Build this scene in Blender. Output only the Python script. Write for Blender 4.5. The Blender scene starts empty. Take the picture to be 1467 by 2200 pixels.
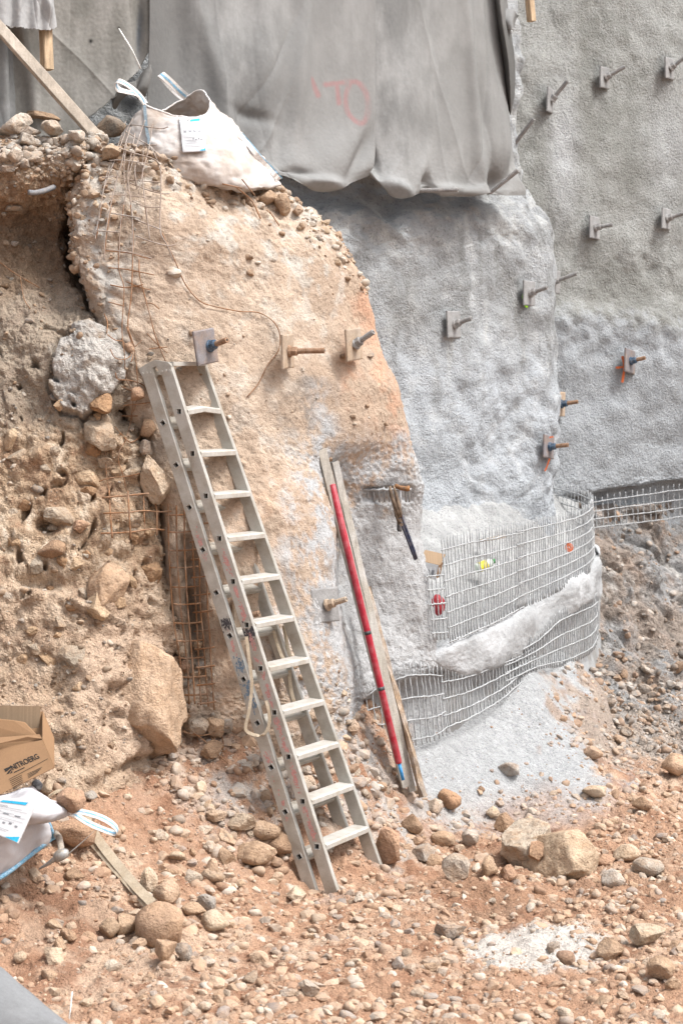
import bpy, math, random
import numpy as np
from mathutils import Vector

# ------------------------------------------------------------------ camera, sky, sun, exposure
S = bpy.context.scene
CAM_H, F, HOR, CX = 2.7, 4278.0, 900.0, 733.5        # camera height, focal length and horizon of the photograph (in its pixels)
cam_d = bpy.data.cameras.new("camera"); cam = bpy.data.objects.new("camera", cam_d)
S.collection.objects.link(cam); S.camera = cam
cam.location = (0, 0, CAM_H); cam.rotation_euler = (math.radians(90), 0, 0)
cam_d.sensor_fit = 'VERTICAL'; cam_d.sensor_height = 36.0; cam_d.sensor_width = 24.0
cam_d.lens = 36.0 * F / 2200.0
cam_d.shift_y = -200.0 / 2200.0
cam_d.clip_end = 500
cam_d.dof.use_dof = True; cam_d.dof.focus_distance = 11.9; cam_d.dof.aperture_fstop = 4.0
SUN_EL, SUN_AZ = math.radians(58), math.radians(118)
world = bpy.data.worlds.new("World"); S.world = world; world.use_nodes = True
wn, wl = world.node_tree.nodes, world.node_tree.links
sky = wn.new("ShaderNodeTexSky"); sky.sky_type = 'NISHITA'; sky.sun_disc = False
sky.sun_elevation = SUN_EL; sky.sun_rotation = SUN_AZ
sky.air_density = 1.0; sky.dust_density = 6.0; sky.ozone_density = 1.0
hs = wn.new("ShaderNodeHueSaturation"); hs.inputs["Saturation"].default_value = 0.42
wl.new(sky.outputs[0], hs.inputs["Color"]); wl.new(hs.outputs[0], wn["Background"].inputs["Color"])
wn["Background"].inputs["Strength"].default_value = 0.12
sun_d = bpy.data.lights.new("sun", 'SUN'); sun_d.energy = 1.7; sun_d.angle = math.radians(14); sun_d.color = (1.0, 0.97, 0.93)
sun = bpy.data.objects.new("sun", sun_d); S.collection.objects.link(sun)
sdir = Vector((math.sin(SUN_AZ)*math.cos(SUN_EL), math.cos(SUN_AZ)*math.cos(SUN_EL), math.sin(SUN_EL)))
sun.rotation_euler = (-sdir).to_track_quat('-Z', 'Y').to_euler(); sun.location = (0, 0, 20)
S.view_settings.view_transform = 'Standard'; S.view_settings.look = 'None'; S.view_settings.gamma = 1.0
S.view_settings.exposure = 1.08
S.render.engine = 'CYCLES'
S.cycles.max_bounces = 6; S.cycles.diffuse_bounces = 4; S.cycles.use_denoising = True

# ------------------------------------------------------------------ helpers: noise, splines, meshes
rnd = random.Random(7); rng = np.random.default_rng(7)
def W(px, py, d):                                     # a point seen at photograph pixel (px, py), d metres away
    return np.array([(px-CX)*d/F, d, CAM_H-(py-HOR)*d/F])
def Wv(A):
    A = np.asarray(A, float); o = np.empty(A.shape[:-1]+(3,))
    o[..., 0] = (A[..., 0]-CX)*A[..., 2]/F; o[..., 1] = A[..., 2]; o[..., 2] = CAM_H-(A[..., 1]-HOR)*A[..., 2]/F
    return o
def PX(P):
    return CX+P[..., 0]/P[..., 1]*F, HOR-(P[..., 2]-CAM_H)/P[..., 1]*F
def _h(ix, iy, iz, s):
    x = (ix.astype(np.uint32)*np.uint32(374761393) + iy.astype(np.uint32)*np.uint32(668265263) + iz.astype(np.uint32)*np.uint32(2147483647 & 1274126177) + np.uint32((s*362437+12345) & 0xffffffff))
    x = (x ^ (x >> np.uint32(13)))*np.uint32(1274126177)
    x = (x ^ (x >> np.uint32(16)))*np.uint32(2246822519)
    return x ^ (x >> np.uint32(15))
def noise(P, sc, s=0):
    p = P.reshape(-1, 3)*sc + 137.31
    i = np.floor(p).astype(np.int64); f = p-i; u = f*f*f*(f*(f*6-15)+10)
    r = np.zeros(len(p))
    for dx in (0, 1):
        wx = u[:, 0] if dx else 1-u[:, 0]
        for dy in (0, 1):
            wy = u[:, 1] if dy else 1-u[:, 1]
            for dz in (0, 1):
                wz = u[:, 2] if dz else 1-u[:, 2]
                h = _h(i[:, 0]+dx, i[:, 1]+dy, i[:, 2]+dz, s)
                gx = (h & np.uint32(1023))/511.5-1; gy = ((h >> np.uint32(10)) & np.uint32(1023))/511.5-1; gz = ((h >> np.uint32(20)) & np.uint32(1023))/511.5-1
                r += wx*wy*wz*(gx*(f[:, 0]-dx)+gy*(f[:, 1]-dy)+gz*(f[:, 2]-dz))
    return (r*1.4).reshape(P.shape[:-1])
def fbm(P, sc, o=4, g=0.5, s=0, lac=2.03):
    a, t, r = 1.0, 0.0, 0.0
    for k in range(o):
        r = r+a*noise(P, sc, s+k*17); t += a; a *= g; sc *= lac
    return r/t*1.6
def ridge(P, sc, o=4, g=0.5, s=0):
    a, t, r = 1.0, 0.0, 0.0
    for k in range(o):
        r = r+a*(1-2.2*np.abs(noise(P, sc, s+k*17))); t += a; a *= g; sc *= 2.1
    return r/t
def cells(P, sc, s=0):                                # Worley F1 and a random value for the nearest cell
    p = P.reshape(-1, 3)*sc+71.7
    i = np.floor(p).astype(np.int64); best = np.full(len(p), 9.0); idv = np.zeros(len(p))
    for dx in (-1, 0, 1):
        for dy in (-1, 0, 1):
            for dz in (-1, 0, 1):
                h = _h(i[:, 0]+dx, i[:, 1]+dy, i[:, 2]+dz, s)
                q = np.stack([i[:, 0]+dx+(h & np.uint32(1023))/1023, i[:, 1]+dy+((h >> np.uint32(10)) & np.uint32(1023))/1023, i[:, 2]+dz+((h >> np.uint32(20)) & np.uint32(1023))/1023], 1)
                d = ((p-q)**2).sum(1); m = d < best; best[m] = d[m]; idv[m] = ((h[m] >> np.uint32(5)) & np.uint32(255))/255
    return np.sqrt(best).reshape(P.shape[:-1]), idv.reshape(P.shape[:-1])
def sm(a, b, x):
    t = np.clip((x-a)/(b-a), 0, 1); return t*t*(3-2*t)
def spl(C, n, t=None):                                # Catmull-Rom along axis 0
    C = np.asarray(C, float); k = len(C)
    if t is None: t = np.linspace(0, k-1, n)
    i = np.clip(np.floor(t).astype(int), 0, k-2); f = (t-i).reshape((-1,)+(1,)*(C.ndim-1))
    p1, p2 = C[i], C[i+1]
    p0 = np.where((i > 0).reshape(f.shape), C[np.maximum(i-1, 0)], 2*p1-p2); p3 = np.where((i < k-2).reshape(f.shape), C[np.minimum(i+2, k-1)], 2*p2-p1)
    return 0.5*((2*p1)+(-p0+p2)*f+(2*p0-5*p1+4*p2-p3)*f*f+(-p0+3*p1-3*p2+p3)*f**3)
def surf(ctrl, n, m):
    A = spl(np.asarray(ctrl, float), n)
    return np.swapaxes(spl(np.swapaxes(A, 0, 1), m), 0, 1)
def normals(P):
    N = np.cross(np.gradient(P, axis=1), np.gradient(P, axis=0)); N /= np.linalg.norm(N, axis=-1, keepdims=True)+1e-12
    return -N if (N*(P-np.array([0, 0, CAM_H]))).sum(-1).mean() > 0 else N
def lin(r, g, b):
    return np.array([((c/255+0.055)/1.055)**2.4 if c > 10 else c/255/12.92 for c in (r, g, b)])

def wloc(o):
    v = Vector((0, 0, 0))
    while o: v = v+o.location; o = o.parent
    return np.array(v)
def tag(o, label=None, cat=None, group=None, kind=None):
    if label: o["label"] = label
    if cat: o["category"] = cat
    if group: o["group"] = group
    if kind: o["kind"] = kind
    return o
def thing(name, loc, label, cat, group=None):
    o = bpy.data.objects.new(name, None); S.collection.objects.link(o); o.location = [float(c) for c in loc]; o.empty_display_size = 0.1
    return tag(o, label, cat, group)
def mesh(name, V, Fc, mat=None, parent=None, col=None, smooth=False, kind=None, edge=None):
    """one mesh object from world coordinates; origin at its base (top level) or its parent's"""
    V = np.asarray(V, float).reshape(-1, 3)
    off = wloc(parent) if parent else np.array([V[:, 0].mean(), V[:, 1].mean(), V[:, 2].min()])
    me = bpy.data.meshes.new(name)
    if isinstance(Fc, np.ndarray):
        k = Fc.shape[1]; nf = len(Fc)
        me.vertices.add(len(V)); me.vertices.foreach_set("co", (V-off).astype(np.float32).ravel())
        me.loops.add(nf*k); me.loops.foreach_set("vertex_index", Fc.astype(np.int32).ravel())
        me.polygons.add(nf); me.polygons.foreach_set("loop_start", np.arange(nf, dtype=np.int32)*k)
        me.update(calc_edges=True)
    else:
        me.from_pydata((V-off).tolist(), [], Fc)
    if smooth: me.polygons.foreach_set("use_smooth", np.ones(len(me.polygons), bool))
    if col is not None:
        a = me.color_attributes.new("Col", 'FLOAT_COLOR', 'POINT')
        c = np.ones((len(V), 4), np.float32); c[:, :3] = np.asarray(col).reshape(-1, 3)
        c[:, :3] = np.clip((0.76*c[:, :3]+0.24*(c[:, :3]@np.array([.3, .55, .15]))[:, None])*(1.13 if mat and mat.name in ('shotcrete', 'earth', 'powdery_shotcrete', 'tan_shotcrete') else 1.0), 0, .8); a.data.foreach_set("color", c.ravel())
    me.validate(); me.update()
    if mat: me.materials.append(mat)
    o = bpy.data.objects.new(name, me); S.collection.objects.link(o)
    if parent: o.parent = parent
    else: o.location = off
    if kind: o["kind"] = kind
    return o
def gridf(n, m, flip=False, wrap=False):
    i, j = np.meshgrid(np.arange(n-1), np.arange(m if wrap else m-1), indexing='ij'); j2 = (j+1) % m
    q = np.stack([i*m+j, (i+1)*m+j, (i+1)*m+j2, i*m+j2], -1).reshape(-1, 4)
    return q[:, ::-1] if flip else q
def frame(d):
    d = np.asarray(d, float); d = d/np.linalg.norm(d); a = np.array([0, 0, 1.0]) if abs(d[2]) < 0.9 else np.array([1.0, 0, 0])
    u = np.cross(a, d); u /= np.linalg.norm(u); return u, np.cross(d, u), d
def tube(P, r, k=6, cap=True):
    P = np.asarray(P, float); n = len(P); T = np.gradient(P, axis=0); r = np.broadcast_to(np.asarray(r, float), (n,))
    V = []; u, v, _ = frame(T[0])
    for i in range(n):
        t = T[i]/(np.linalg.norm(T[i])+1e-12); u = u-t*(u@t); u /= np.linalg.norm(u)+1e-12; v = np.cross(t, u)
        for a in range(k):
            an = 2*math.pi*a/k; V.append(P[i]+r[i]*(math.cos(an)*u+math.sin(an)*v))
    Fc = [(i*k+a, i*k+(a+1) % k, (i+1)*k+(a+1) % k, (i+1)*k+a) for i in range(n-1) for a in range(k)]
    if cap: Fc += [tuple(range(k))[::-1], tuple(range((n-1)*k, n*k))]
    return np.array(V), Fc
def box(c, ax, hs):                                   # box from centre, three axes, half sizes
    c = np.asarray(c, float); X, Y, Z = [np.asarray(a, float) for a in ax]
    V = [c+sx*hs[0]*X+sy*hs[1]*Y+sz*hs[2]*Z for sx in (-1, 1) for sy in (-1, 1) for sz in (-1, 1)]
    return np.array(V), [(0, 1, 3, 2), (4, 6, 7, 5), (0, 4, 5, 1), (2, 3, 7, 6), (0, 2, 6, 4), (1, 5, 7, 3)]
def beam(a, b, w, t, up=(0, 0, 1), n=1, rough=0.0, seed=0):
    """timber from a to b: rectangular section w x t, n cuts with uneven faces"""
    a, b = np.asarray(a, float), np.asarray(b, float); d = b-a; L = np.linalg.norm(d); d = d/L
    x = np.cross(d, np.asarray(up, float)); x /= np.linalg.norm(x); y = np.cross(x, d); r = np.random.default_rng(seed)
    e = min(w, t)*0.09; V = []
    prof = [(-w/2+e, -t/2), (w/2-e, -t/2), (w/2, -t/2+e), (w/2, t/2-e), (w/2-e, t/2), (-w/2+e, t/2), (-w/2, t/2-e), (-w/2, -t/2+e)]
    for i in range(n+1):
        for q in prof:
            j = r.normal(0, rough, 2) if rough else (0, 0)
            V.append(a+d*L*i/n+x*(q[0]+j[0])+y*(q[1]+j[1]))
    Fc = [(i*8+k, i*8+(k+1) % 8, i*8+8+(k+1) % 8, i*8+8+k) for i in range(n) for k in range(8)] + [tuple(range(8))[::-1], tuple(range(n*8, n*8+8))]
    return np.array(V), Fc
def joinm(*ms):
    V, Fc, o = [], [], 0
    for v, f in ms:
        V.append(v); Fc += [tuple(i+o for i in q) for q in f]; o += len(v)
    return np.concatenate(V), Fc
def ribbon(P, Wd, w, th=0.004):
    """flat webbing along P, its width along the vectors Wd"""
    P = np.asarray(P, float); n = len(P); Wd = np.asarray(Wd, float)
    if Wd.ndim == 1: Wd = np.tile(Wd, (n, 1))
    T = np.gradient(P, axis=0); T /= np.linalg.norm(T, axis=1, keepdims=True)+1e-12
    Wd = Wd-T*(Wd*T).sum(1, keepdims=True); Wd /= np.linalg.norm(Wd, axis=1, keepdims=True)+1e-12
    Nn = np.cross(T, Wd); V = np.stack([P-Wd*w/2-Nn*th/2, P+Wd*w/2-Nn*th/2, P+Wd*w/2+Nn*th/2, P-Wd*w/2+Nn*th/2], 1).reshape(-1, 3)
    Fc = [(i*4+k, i*4+(k+1) % 4, i*4+4+(k+1) % 4, i*4+4+k) for i in range(n-1) for k in range(4)]+[(3, 2, 1, 0), (n*4-4, n*4-3, n*4-2, n*4-1)]
    return V, Fc

# ------------------------------------------------------------------ materials (procedural)
def material(name, color=None, rough=0.9, metal=0.0, spec=0.25, var=0.25, vscale=14, fine=0.25, fscale=110, bump=0.3, bscale=90, bdist=0.01, objcol=False, dirt=None, dscale=5.0, damt=0.5, wave=None, coarse=None, pits=None, thin=0.0):
    m = bpy.data.materials.new(name); m.use_nodes = True; t = m.node_tree; N, L = t.nodes, t.links; b = N["Principled BSDF"]
    g = N.new("ShaderNodeNewGeometry"); pos = g.outputs["Position"]
    if color is None:
        a = N.new("ShaderNodeAttribute"); a.attribute_name = "Col"; c = a.outputs["Color"]
    elif objcol:
        a = N.new("ShaderNodeObjectInfo"); c = a.outputs["Color"]
    else:
        a = N.new("ShaderNodeRGB"); a.outputs[0].default_value = (*[float(x) for x in color], 1); c = a.outputs[0]
    def nz(sc, det=4, rg=0.6):
        n = N.new("ShaderNodeTexNoise"); n.inputs["Scale"].default_value = sc; n.inputs["Detail"].default_value = det; n.inputs["Roughness"].default_value = rg
        L.new(pos, n.inputs["Vector"]); return n.outputs["Fac"]
    def mulmap(c, fac, amt):
        r = N.new("ShaderNodeMapRange"); r.inputs[1].default_value = 0.25; r.inputs[2].default_value = 0.75; r.inputs[3].default_value = 1-amt; r.inputs[4].default_value = 1+amt
        L.new(fac, r.inputs[0]); x = N.new("ShaderNodeMix"); x.data_type = 'RGBA'; x.blend_type = 'MULTIPLY'; x.inputs[0].default_value = 1.0
        L.new(c, x.inputs[6]); L.new(r.outputs[0], x.inputs[7]); return x.outputs[2]
    if dirt is not None:
        r = N.new("ShaderNodeMapRange"); r.inputs[1].default_value = 0.42; r.inputs[2].default_value = 0.68; r.inputs[4].default_value = damt
        L.new(nz(dscale, 6, 0.65), r.inputs[0]); x = N.new("ShaderNodeMix"); x.data_type = 'RGBA'; L.new(r.outputs[0], x.inputs[0]); L.new(c, x.inputs[6]); x.inputs[7].default_value = (*[float(q) for q in dirt], 1); c = x.outputs[2]
    if var: c = mulmap(c, nz(vscale, 5), var)
    if fine: c = mulmap(c, nz(fscale, 3, 0.7), fine)
    if pits:                                             # dark pores
        r = N.new("ShaderNodeMapRange"); r.inputs[1].default_value = pits[1]; r.inputs[2].default_value = pits[1]-0.1; r.inputs[3].default_value = 1; r.inputs[4].default_value = 1-pits[2]
        L.new(nz(pits[0], 2, 0.6), r.inputs[0]); x = N.new("ShaderNodeMix"); x.data_type = 'RGBA'; x.blend_type = 'MULTIPLY'; x.inputs[0].default_value = 1.0; L.new(c, x.inputs[6]); L.new(r.outputs[0], x.inputs[7]); c = x.outputs[2]
    if wave:                                             # grain / weave: stretched noise
        mp = N.new("ShaderNodeMapping"); mp.inputs["Scale"].default_value = wave[0]; L.new(pos, mp.inputs[0])
        n = N.new("ShaderNodeTexNoise"); n.inputs["Scale"].default_value = 1.0; n.inputs["Detail"].default_value = 3; L.new(mp.outputs[0], n.inputs["Vector"]); c = mulmap(c, n.outputs["Fac"], wave[1])
    L.new(c, b.inputs["Base Color"]); b.inputs["Roughness"].default_value = rough; b.inputs["Metallic"].default_value = metal
    b.inputs["Specular IOR Level"].default_value = spec
    if bump:
        bp = N.new("ShaderNodeBump"); bp.inputs["Strength"].default_value = bump; bp.inputs["Distance"].default_value = bdist
        if coarse:
            ad = N.new("ShaderNodeMath"); ad.operation = 'MULTIPLY_ADD'; ad.inputs[1].default_value = coarse[1]; L.new(nz(coarse[0], 3, 0.6), ad.inputs[0]); L.new(nz(bscale, 4, 0.65), ad.inputs[2]); L.new(ad.outputs[0], bp.inputs["Height"])
        else: L.new(nz(bscale, 4, 0.65), bp.inputs["Height"])
        L.new(bp.outputs[0], b.inputs["Normal"])
    if thin:                                             # light passing through thin woven sheet
        tr = N.new("ShaderNodeBsdfTranslucent"); L.new(c, tr.inputs["Color"]); mx = N.new("ShaderNodeMixShader"); mx.inputs[0].default_value = thin
        L.new(b.outputs[0], mx.inputs[1]); L.new(tr.outputs[0], mx.inputs[2]); L.new(mx.outputs[0], N["Material Output"].inputs["Surface"])
    return m
M = {}
M['earth'] = material('earth', bump=0.9, bscale=80, bdist=0.024, coarse=(34, 1.6), pits=(60, .41, .3), fine=0.28, fscale=130, var=0.18, vscale=18)
M['shot'] = material('shotcrete', bump=0.85, bscale=95, bdist=0.019, coarse=(44, 1.4), pits=(52, .42, .34), fine=0.2, fscale=170, var=0.12, vscale=9)
M['shot_smooth'] = material('powdery_shotcrete', bump=0.5, bscale=100, bdist=0.010, coarse=(40, 1.0), pits=(60, .38, .2), fine=0.16, fscale=170, var=0.10, vscale=7)
M['shot_tan'] = material('tan_shotcrete', bump=0.65, bscale=95, bdist=0.014, coarse=(44, 1.2), pits=(56, .41, .32), fine=0.2, fscale=170, var=0.12, vscale=9)
M['gravel'] = material('gravel', dirt=lin(204, 170, 138)*.64, dscale=24, damt=.6, bump=0.5, bscale=120, bdist=0.008, fine=0.22, fscale=160, var=0.15, vscale=30)
M['rock'] = material('rock', color=(1, 1, 1), objcol=True, bump=0.9, bscale=70, bdist=0.016, coarse=(22, 1.6), pits=(50, .42, .3), fine=0.2, fscale=120, var=0.22, vscale=12, dirt=lin(198, 164, 132)*.62, dscale=9, damt=0.75)
M['cloth'] = material('felt_cloth', bump=0.25, bscale=260, bdist=0.003, fine=0.14, fscale=240, var=0.10, vscale=3, rough=0.97, spec=0.1)
M['alu'] = material('dusty_aluminium', color=lin(208, 206, 199)*0.72, rough=0.45, metal=0.35, spec=0.4, var=0.14, vscale=9, fine=0.12, fscale=150, bump=0.15, bscale=150, bdist=0.003, dirt=lin(176, 162, 142)*0.62, dscale=7, damt=0.6)
M['alu_bright'] = material('worn_tread', color=lin(216, 214, 208)*0.62, rough=0.5, spec=0.45, var=0.12, vscale=16, fine=0.12, bump=0.12, bdist=0.002, dirt=lin(190, 175, 155)*0.6, dscale=14, damt=0.6)
M['dark'] = material('painted_hollow_shade', color=(0.03, 0.028, 0.025), var=0.1, bump=0)  # near-black colour standing in for the shade inside tube ends
M['rustwire'] = material('rusty_wire', color=(0.23, 0.115, 0.055), rough=0.85, var=0.35, vscale=30, fine=0.3, bump=0.3, bdist=0.002, dirt=(0.33, 0.25, 0.19), dscale=12, damt=0.75)
M['greywire'] = material('dusty_wire', color=(0.30, 0.24, 0.20), rough=0.9, var=0.3, vscale=30, fine=0.3, bump=0.3, bdist=0.002, dirt=(0.36, 0.33, 0.31), dscale=9, damt=0.9)
M['zincwire'] = material('cement_coated_wire', color=(0.35, 0.365, 0.375), rough=0.9, var=0.2, vscale=30, fine=0.25, bump=0.4, bscale=160, bdist=0.003)
M['steelplate'] = material('mill_steel', color=(0.20, 0.19, 0.20), rough=0.6, metal=0.2, spec=0.4, var=0.25, vscale=10, dirt=(0.30, 0.20, 0.13), dscale=9, damt=0.6, bump=0.15, bdist=0.003)
M['dustplate'] = material('dusty_plate', color=(0.235, 0.235, 0.235), rough=0.9, var=0.2, vscale=12, dirt=(0.31, 0.31, 0.31), dscale=8, damt=0.7, bump=0.3, bdist=0.004)
M['tanplate'] = material('tan_dusted_plate', color=(0.34, 0.26, 0.19), rough=0.9, var=0.25, vscale=12, dirt=(0.38, 0.33, 0.28), dscale=9, damt=0.7, bump=0.25, bdist=0.004)
M['rustrod'] = material('rusty_bar', color=(0.24, 0.145, 0.09), rough=0.85, var=0.3, vscale=30, fine=0.3, bump=0.3, bdist=0.003, dirt=(0.36, 0.26, 0.19), dscale=20, damt=0.6)
M['greyrod'] = material('cement_dusted_bar', color=(0.27, 0.27, 0.27), rough=0.9, var=0.25, vscale=20, fine=0.3, bump=0.4, bdist=0.004, dirt=(0.20, 0.17, 0.15), dscale=14, damt=0.5)
M['bluenut'] = material('blue_nut_paint', color=(0.035, 0.075, 0.13), rough=0.6, var=0.3, vscale=40, dirt=(0.2, 0.2, 0.2), dscale=30, damt=0.5)
M['wood'] = material('raw_timber', color=(0.44, 0.33, 0.22), rough=0.85, var=0.2, vscale=8, fine=0.15, bump=0.2, bdist=0.003, wave=((90, 90, 4), 0.35))
M['oldwood'] = material('weathered_board', color=(0.34, 0.295, 0.245), rough=0.9, var=0.2, vscale=6, fine=0.18, bump=0.25, bdist=0.003, wave=((40, 40, 6), 0.25), dirt=(0.42, 0.38, 0.33), dscale=5, damt=0.7)
M['plank'] = material('cement_splashed_plank', color=(0.40, 0.375, 0.33), rough=0.92, var=0.2, vscale=8, fine=0.22, bump=0.4, bscale=140, bdist=0.006, dirt=(0.44, 0.44, 0.43), dscale=4, damt=0.85, wave=((60, 60, 5), 0.2))
M['splitwood'] = material('split_plank', color=(0.30, 0.22, 0.15), rough=0.92, var=0.3, vscale=12, fine=0.3, bump=0.5, bscale=110, bdist=0.008, dirt=(0.42, 0.40, 0.38), dscale=7, damt=0.8, wave=((80, 80, 5), 0.3))
M['redpipe'] = material('red_paint', color=(0.33, 0.012, 0.030), rough=0.5, spec=0.4, var=0.12, vscale=12, fine=0.1, bump=0.08, bdist=0.002, dirt=(0.45, 0.25, 0.25), dscale=20, damt=0.35)
M['blacktape'] = material('black_tape', color=(0.05, 0.05, 0.055), rough=0.6, dirt=(0.3, 0.3, 0.3), dscale=25, damt=0.6)
M['bluepaint'] = material('blue_paint', color=(0.05, 0.26, 0.55), rough=0.5)
M['bag'] = material('woven_bag', color=(0.66, 0.63, 0.61), thin=0.25, rough=0.75, spec=0.3, var=0.06, vscale=6, fine=0.07, fscale=220, bump=0.2, bscale=22, bdist=0.02, dirt=(0.38, 0.28, 0.20), dscale=4.6, damt=0.7)
M['cleanbag'] = material('clean_woven_bag', color=(0.58, 0.575, 0.60), thin=0.2, rough=0.7, spec=0.3, var=0.05, vscale=6, fine=0.05, fscale=220, bump=0.2, bscale=20, bdist=0.02, dirt=(0.55, 0.52, 0.52), dscale=7, damt=0.5)
M['print'] = material('printed_sheet', color=(0.54, 0.55, 0.57), rough=0.5, spec=0.35, var=0.03, fine=0.05, bump=0.1, bscale=14, bdist=0.01)
M['ink'] = material('grey_print', color=(0.20, 0.21, 0.23), var=0.1, bump=0, rough=0.6)
M['cyan'] = material('cyan_print', color=(0.03, 0.36, 0.60), var=0.06, bump=0, rough=0.55)
M['bluetrim'] = material('blue_webbing', color=(0.16, 0.36, 0.52), var=0.2, vscale=60, rough=0.85, dirt=(0.45, 0.50, 0.54), dscale=45, damt=0.7)
M['greytrim'] = material('grey_webbing', color=(0.15, 0.19, 0.22), var=0.2, vscale=60, rough=0.9)
M['whiteweb'] = material('white_webbing', color=(0.70, 0.69, 0.68), var=0.1, rough=0.85, dirt=(0.48, 0.38, 0.30), dscale=14, damt=0.55)
M['tanweb'] = material('tan_webbing', color=(0.40, 0.34, 0.26), var=0.14, vscale=12, rough=0.9, bump=0.2, bscale=200, bdist=0.003, dirt=(0.30, 0.22, 0.14), dscale=8, damt=0.6)
M['card'] = material('brown_cardboard', color=(0.25, 0.15, 0.082), rough=0.85, var=0.08, vscale=5, fine=0.08, bump=0.1, bscale=20, bdist=0.004)
M['cardpale'] = material('corrugated_lining', color=(0.28, 0.20, 0.13), rough=0.9, var=0.06, vscale=5, fine=0.06, bump=0, wave=((110, 2, 2), 0.12))
M['blackink'] = material('black_print', color=(0.025, 0.022, 0.02), bump=0, var=0.1, rough=0.7)
M['steel'] = material('worn_steel', color=(0.30, 0.31, 0.31), rough=0.5, metal=0.3, spec=0.5, var=0.2, vscale=15, dirt=(0.34, 0.27, 0.2), dscale=12, damt=0.6, bump=0.1, bdist=0.002)
M['bluegrip'] = material('blue_grip', color=(0.025, 0.030, 0.06), rough=0.5, var=0.3, vscale=25, dirt=(0.16, 0.14, 0.13), dscale=20, damt=0.7)
M['toolrust'] = material('rusty_tool_steel', color=(0.12, 0.085, 0.06), rough=0.7, metal=0.2, var=0.3, vscale=30, dirt=(0.30, 0.23, 0.17), dscale=18, damt=0.7)
M['chrome'] = material('bright_shaft', color=(0.6, 0.6, 0.6), rough=0.35, metal=0.6, var=0.1, bump=0)
M['hammerwood'] = material('brown_hammer_head', color=(0.28, 0.13, 0.045), rough=0.6, var=0.35, vscale=30, dirt=(0.08, 0.07, 0.06), dscale=20, damt=0.8)
M['bottle'] = material('clear_bottle', color=(0.62, 0.70, 0.62), rough=0.25, spec=0.5, var=0.08, bump=0)
M['yellow'] = material('yellow_label', color=(0.72, 0.62, 0.05), var=0.15, vscale=40, bump=0, rough=0.5)
M['green'] = material('green_cap', color=(0.03, 0.28, 0.06), bump=0, rough=0.5)
M['orange'] = material('orange_spray_paint', color=(0.62, 0.16, 0.06), bump=0, rough=0.8, var=0.15, vscale=50)
M['limespray'] = material('green_spray_paint', color=(0.35, 0.75, 0.05), bump=0, rough=0.8)
M['redplastic'] = material('red_plastic', color=(0.36, 0.04, 0.05), rough=0.5, bump=0)
M['wirewhite'] = material('white_string', color=(0.62, 0.62, 0.60), bump=0)
M['pipegrey'] = material('grey_conduit', color=(0.17, 0.18, 0.20), rough=0.6, dirt=(0.3, 0.26, 0.22), dscale=20, damt=0.5)
M['shoe'] = material('dark_plastic', color=(0.05, 0.09, 0.09), rough=0.7, dirt=(0.35, 0.34, 0.32), dscale=20, damt=0.6)
# ------------------------------------------------------------------ depth lookup over the built surfaces
ZC = 3; ZB = np.full((2700//ZC, 2200//ZC), 99.0)      # covers px -300..1900, py -200..2500
def zadd(P):
    x, y = PX(P); i = ((y+200)/ZC).astype(int).ravel(); j = ((x+300)/ZC).astype(int).ravel(); d = P[..., 1].ravel()
    k = (i >= 0) & (i < ZB.shape[0]) & (j >= 0) & (j < ZB.shape[1])
    for di in (0, 1):
        for dj in (0, 1):
            np.minimum.at(ZB, (np.clip(i[k]+di, 0, ZB.shape[0]-1), np.clip(j[k]+dj, 0, ZB.shape[1]-1)), d[k])
def depth(px, py, r=1):
    i, j = int((py+200)/ZC), int((px+300)/ZC); w = ZB[max(i-r, 0):i+r+1, max(j-r, 0):j+r+1]; w = w[w < 90]
    return float(np.median(w)) if len(w) else 13.0
def onsurf(px, py, off=0.0): return W(px, py, depth(px, py)-off)
def blob(x, y, cx, cy, rx, ry, ang=0.0):
    c, s_ = math.cos(math.radians(ang)), math.sin(math.radians(ang)); u = ((x-cx)*c+(y-cy)*s_)/rx; v = (-(x-cx)*s_+(y-cy)*c)/ry
    return np.exp(-(u*u+v*v))
def mixc(c, c2, f): return c*(1-f[..., None])+np.asarray(c2)*f[..., None]
def patch(name, ctrl, n, m, disp, colour, mat, kind=None):
    P = surf(Wv(ctrl), n, m); x, y = PX(P); N = normals(P)
    D = disp(P, x, y); P = P+N*D[..., None] if D.ndim == 2 else P+D
    C = colour(P, x, y)
    o = mesh(name, P, gridf(n, m), mat, None, C, True, kind); zadd(P)
    return o, P

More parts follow.
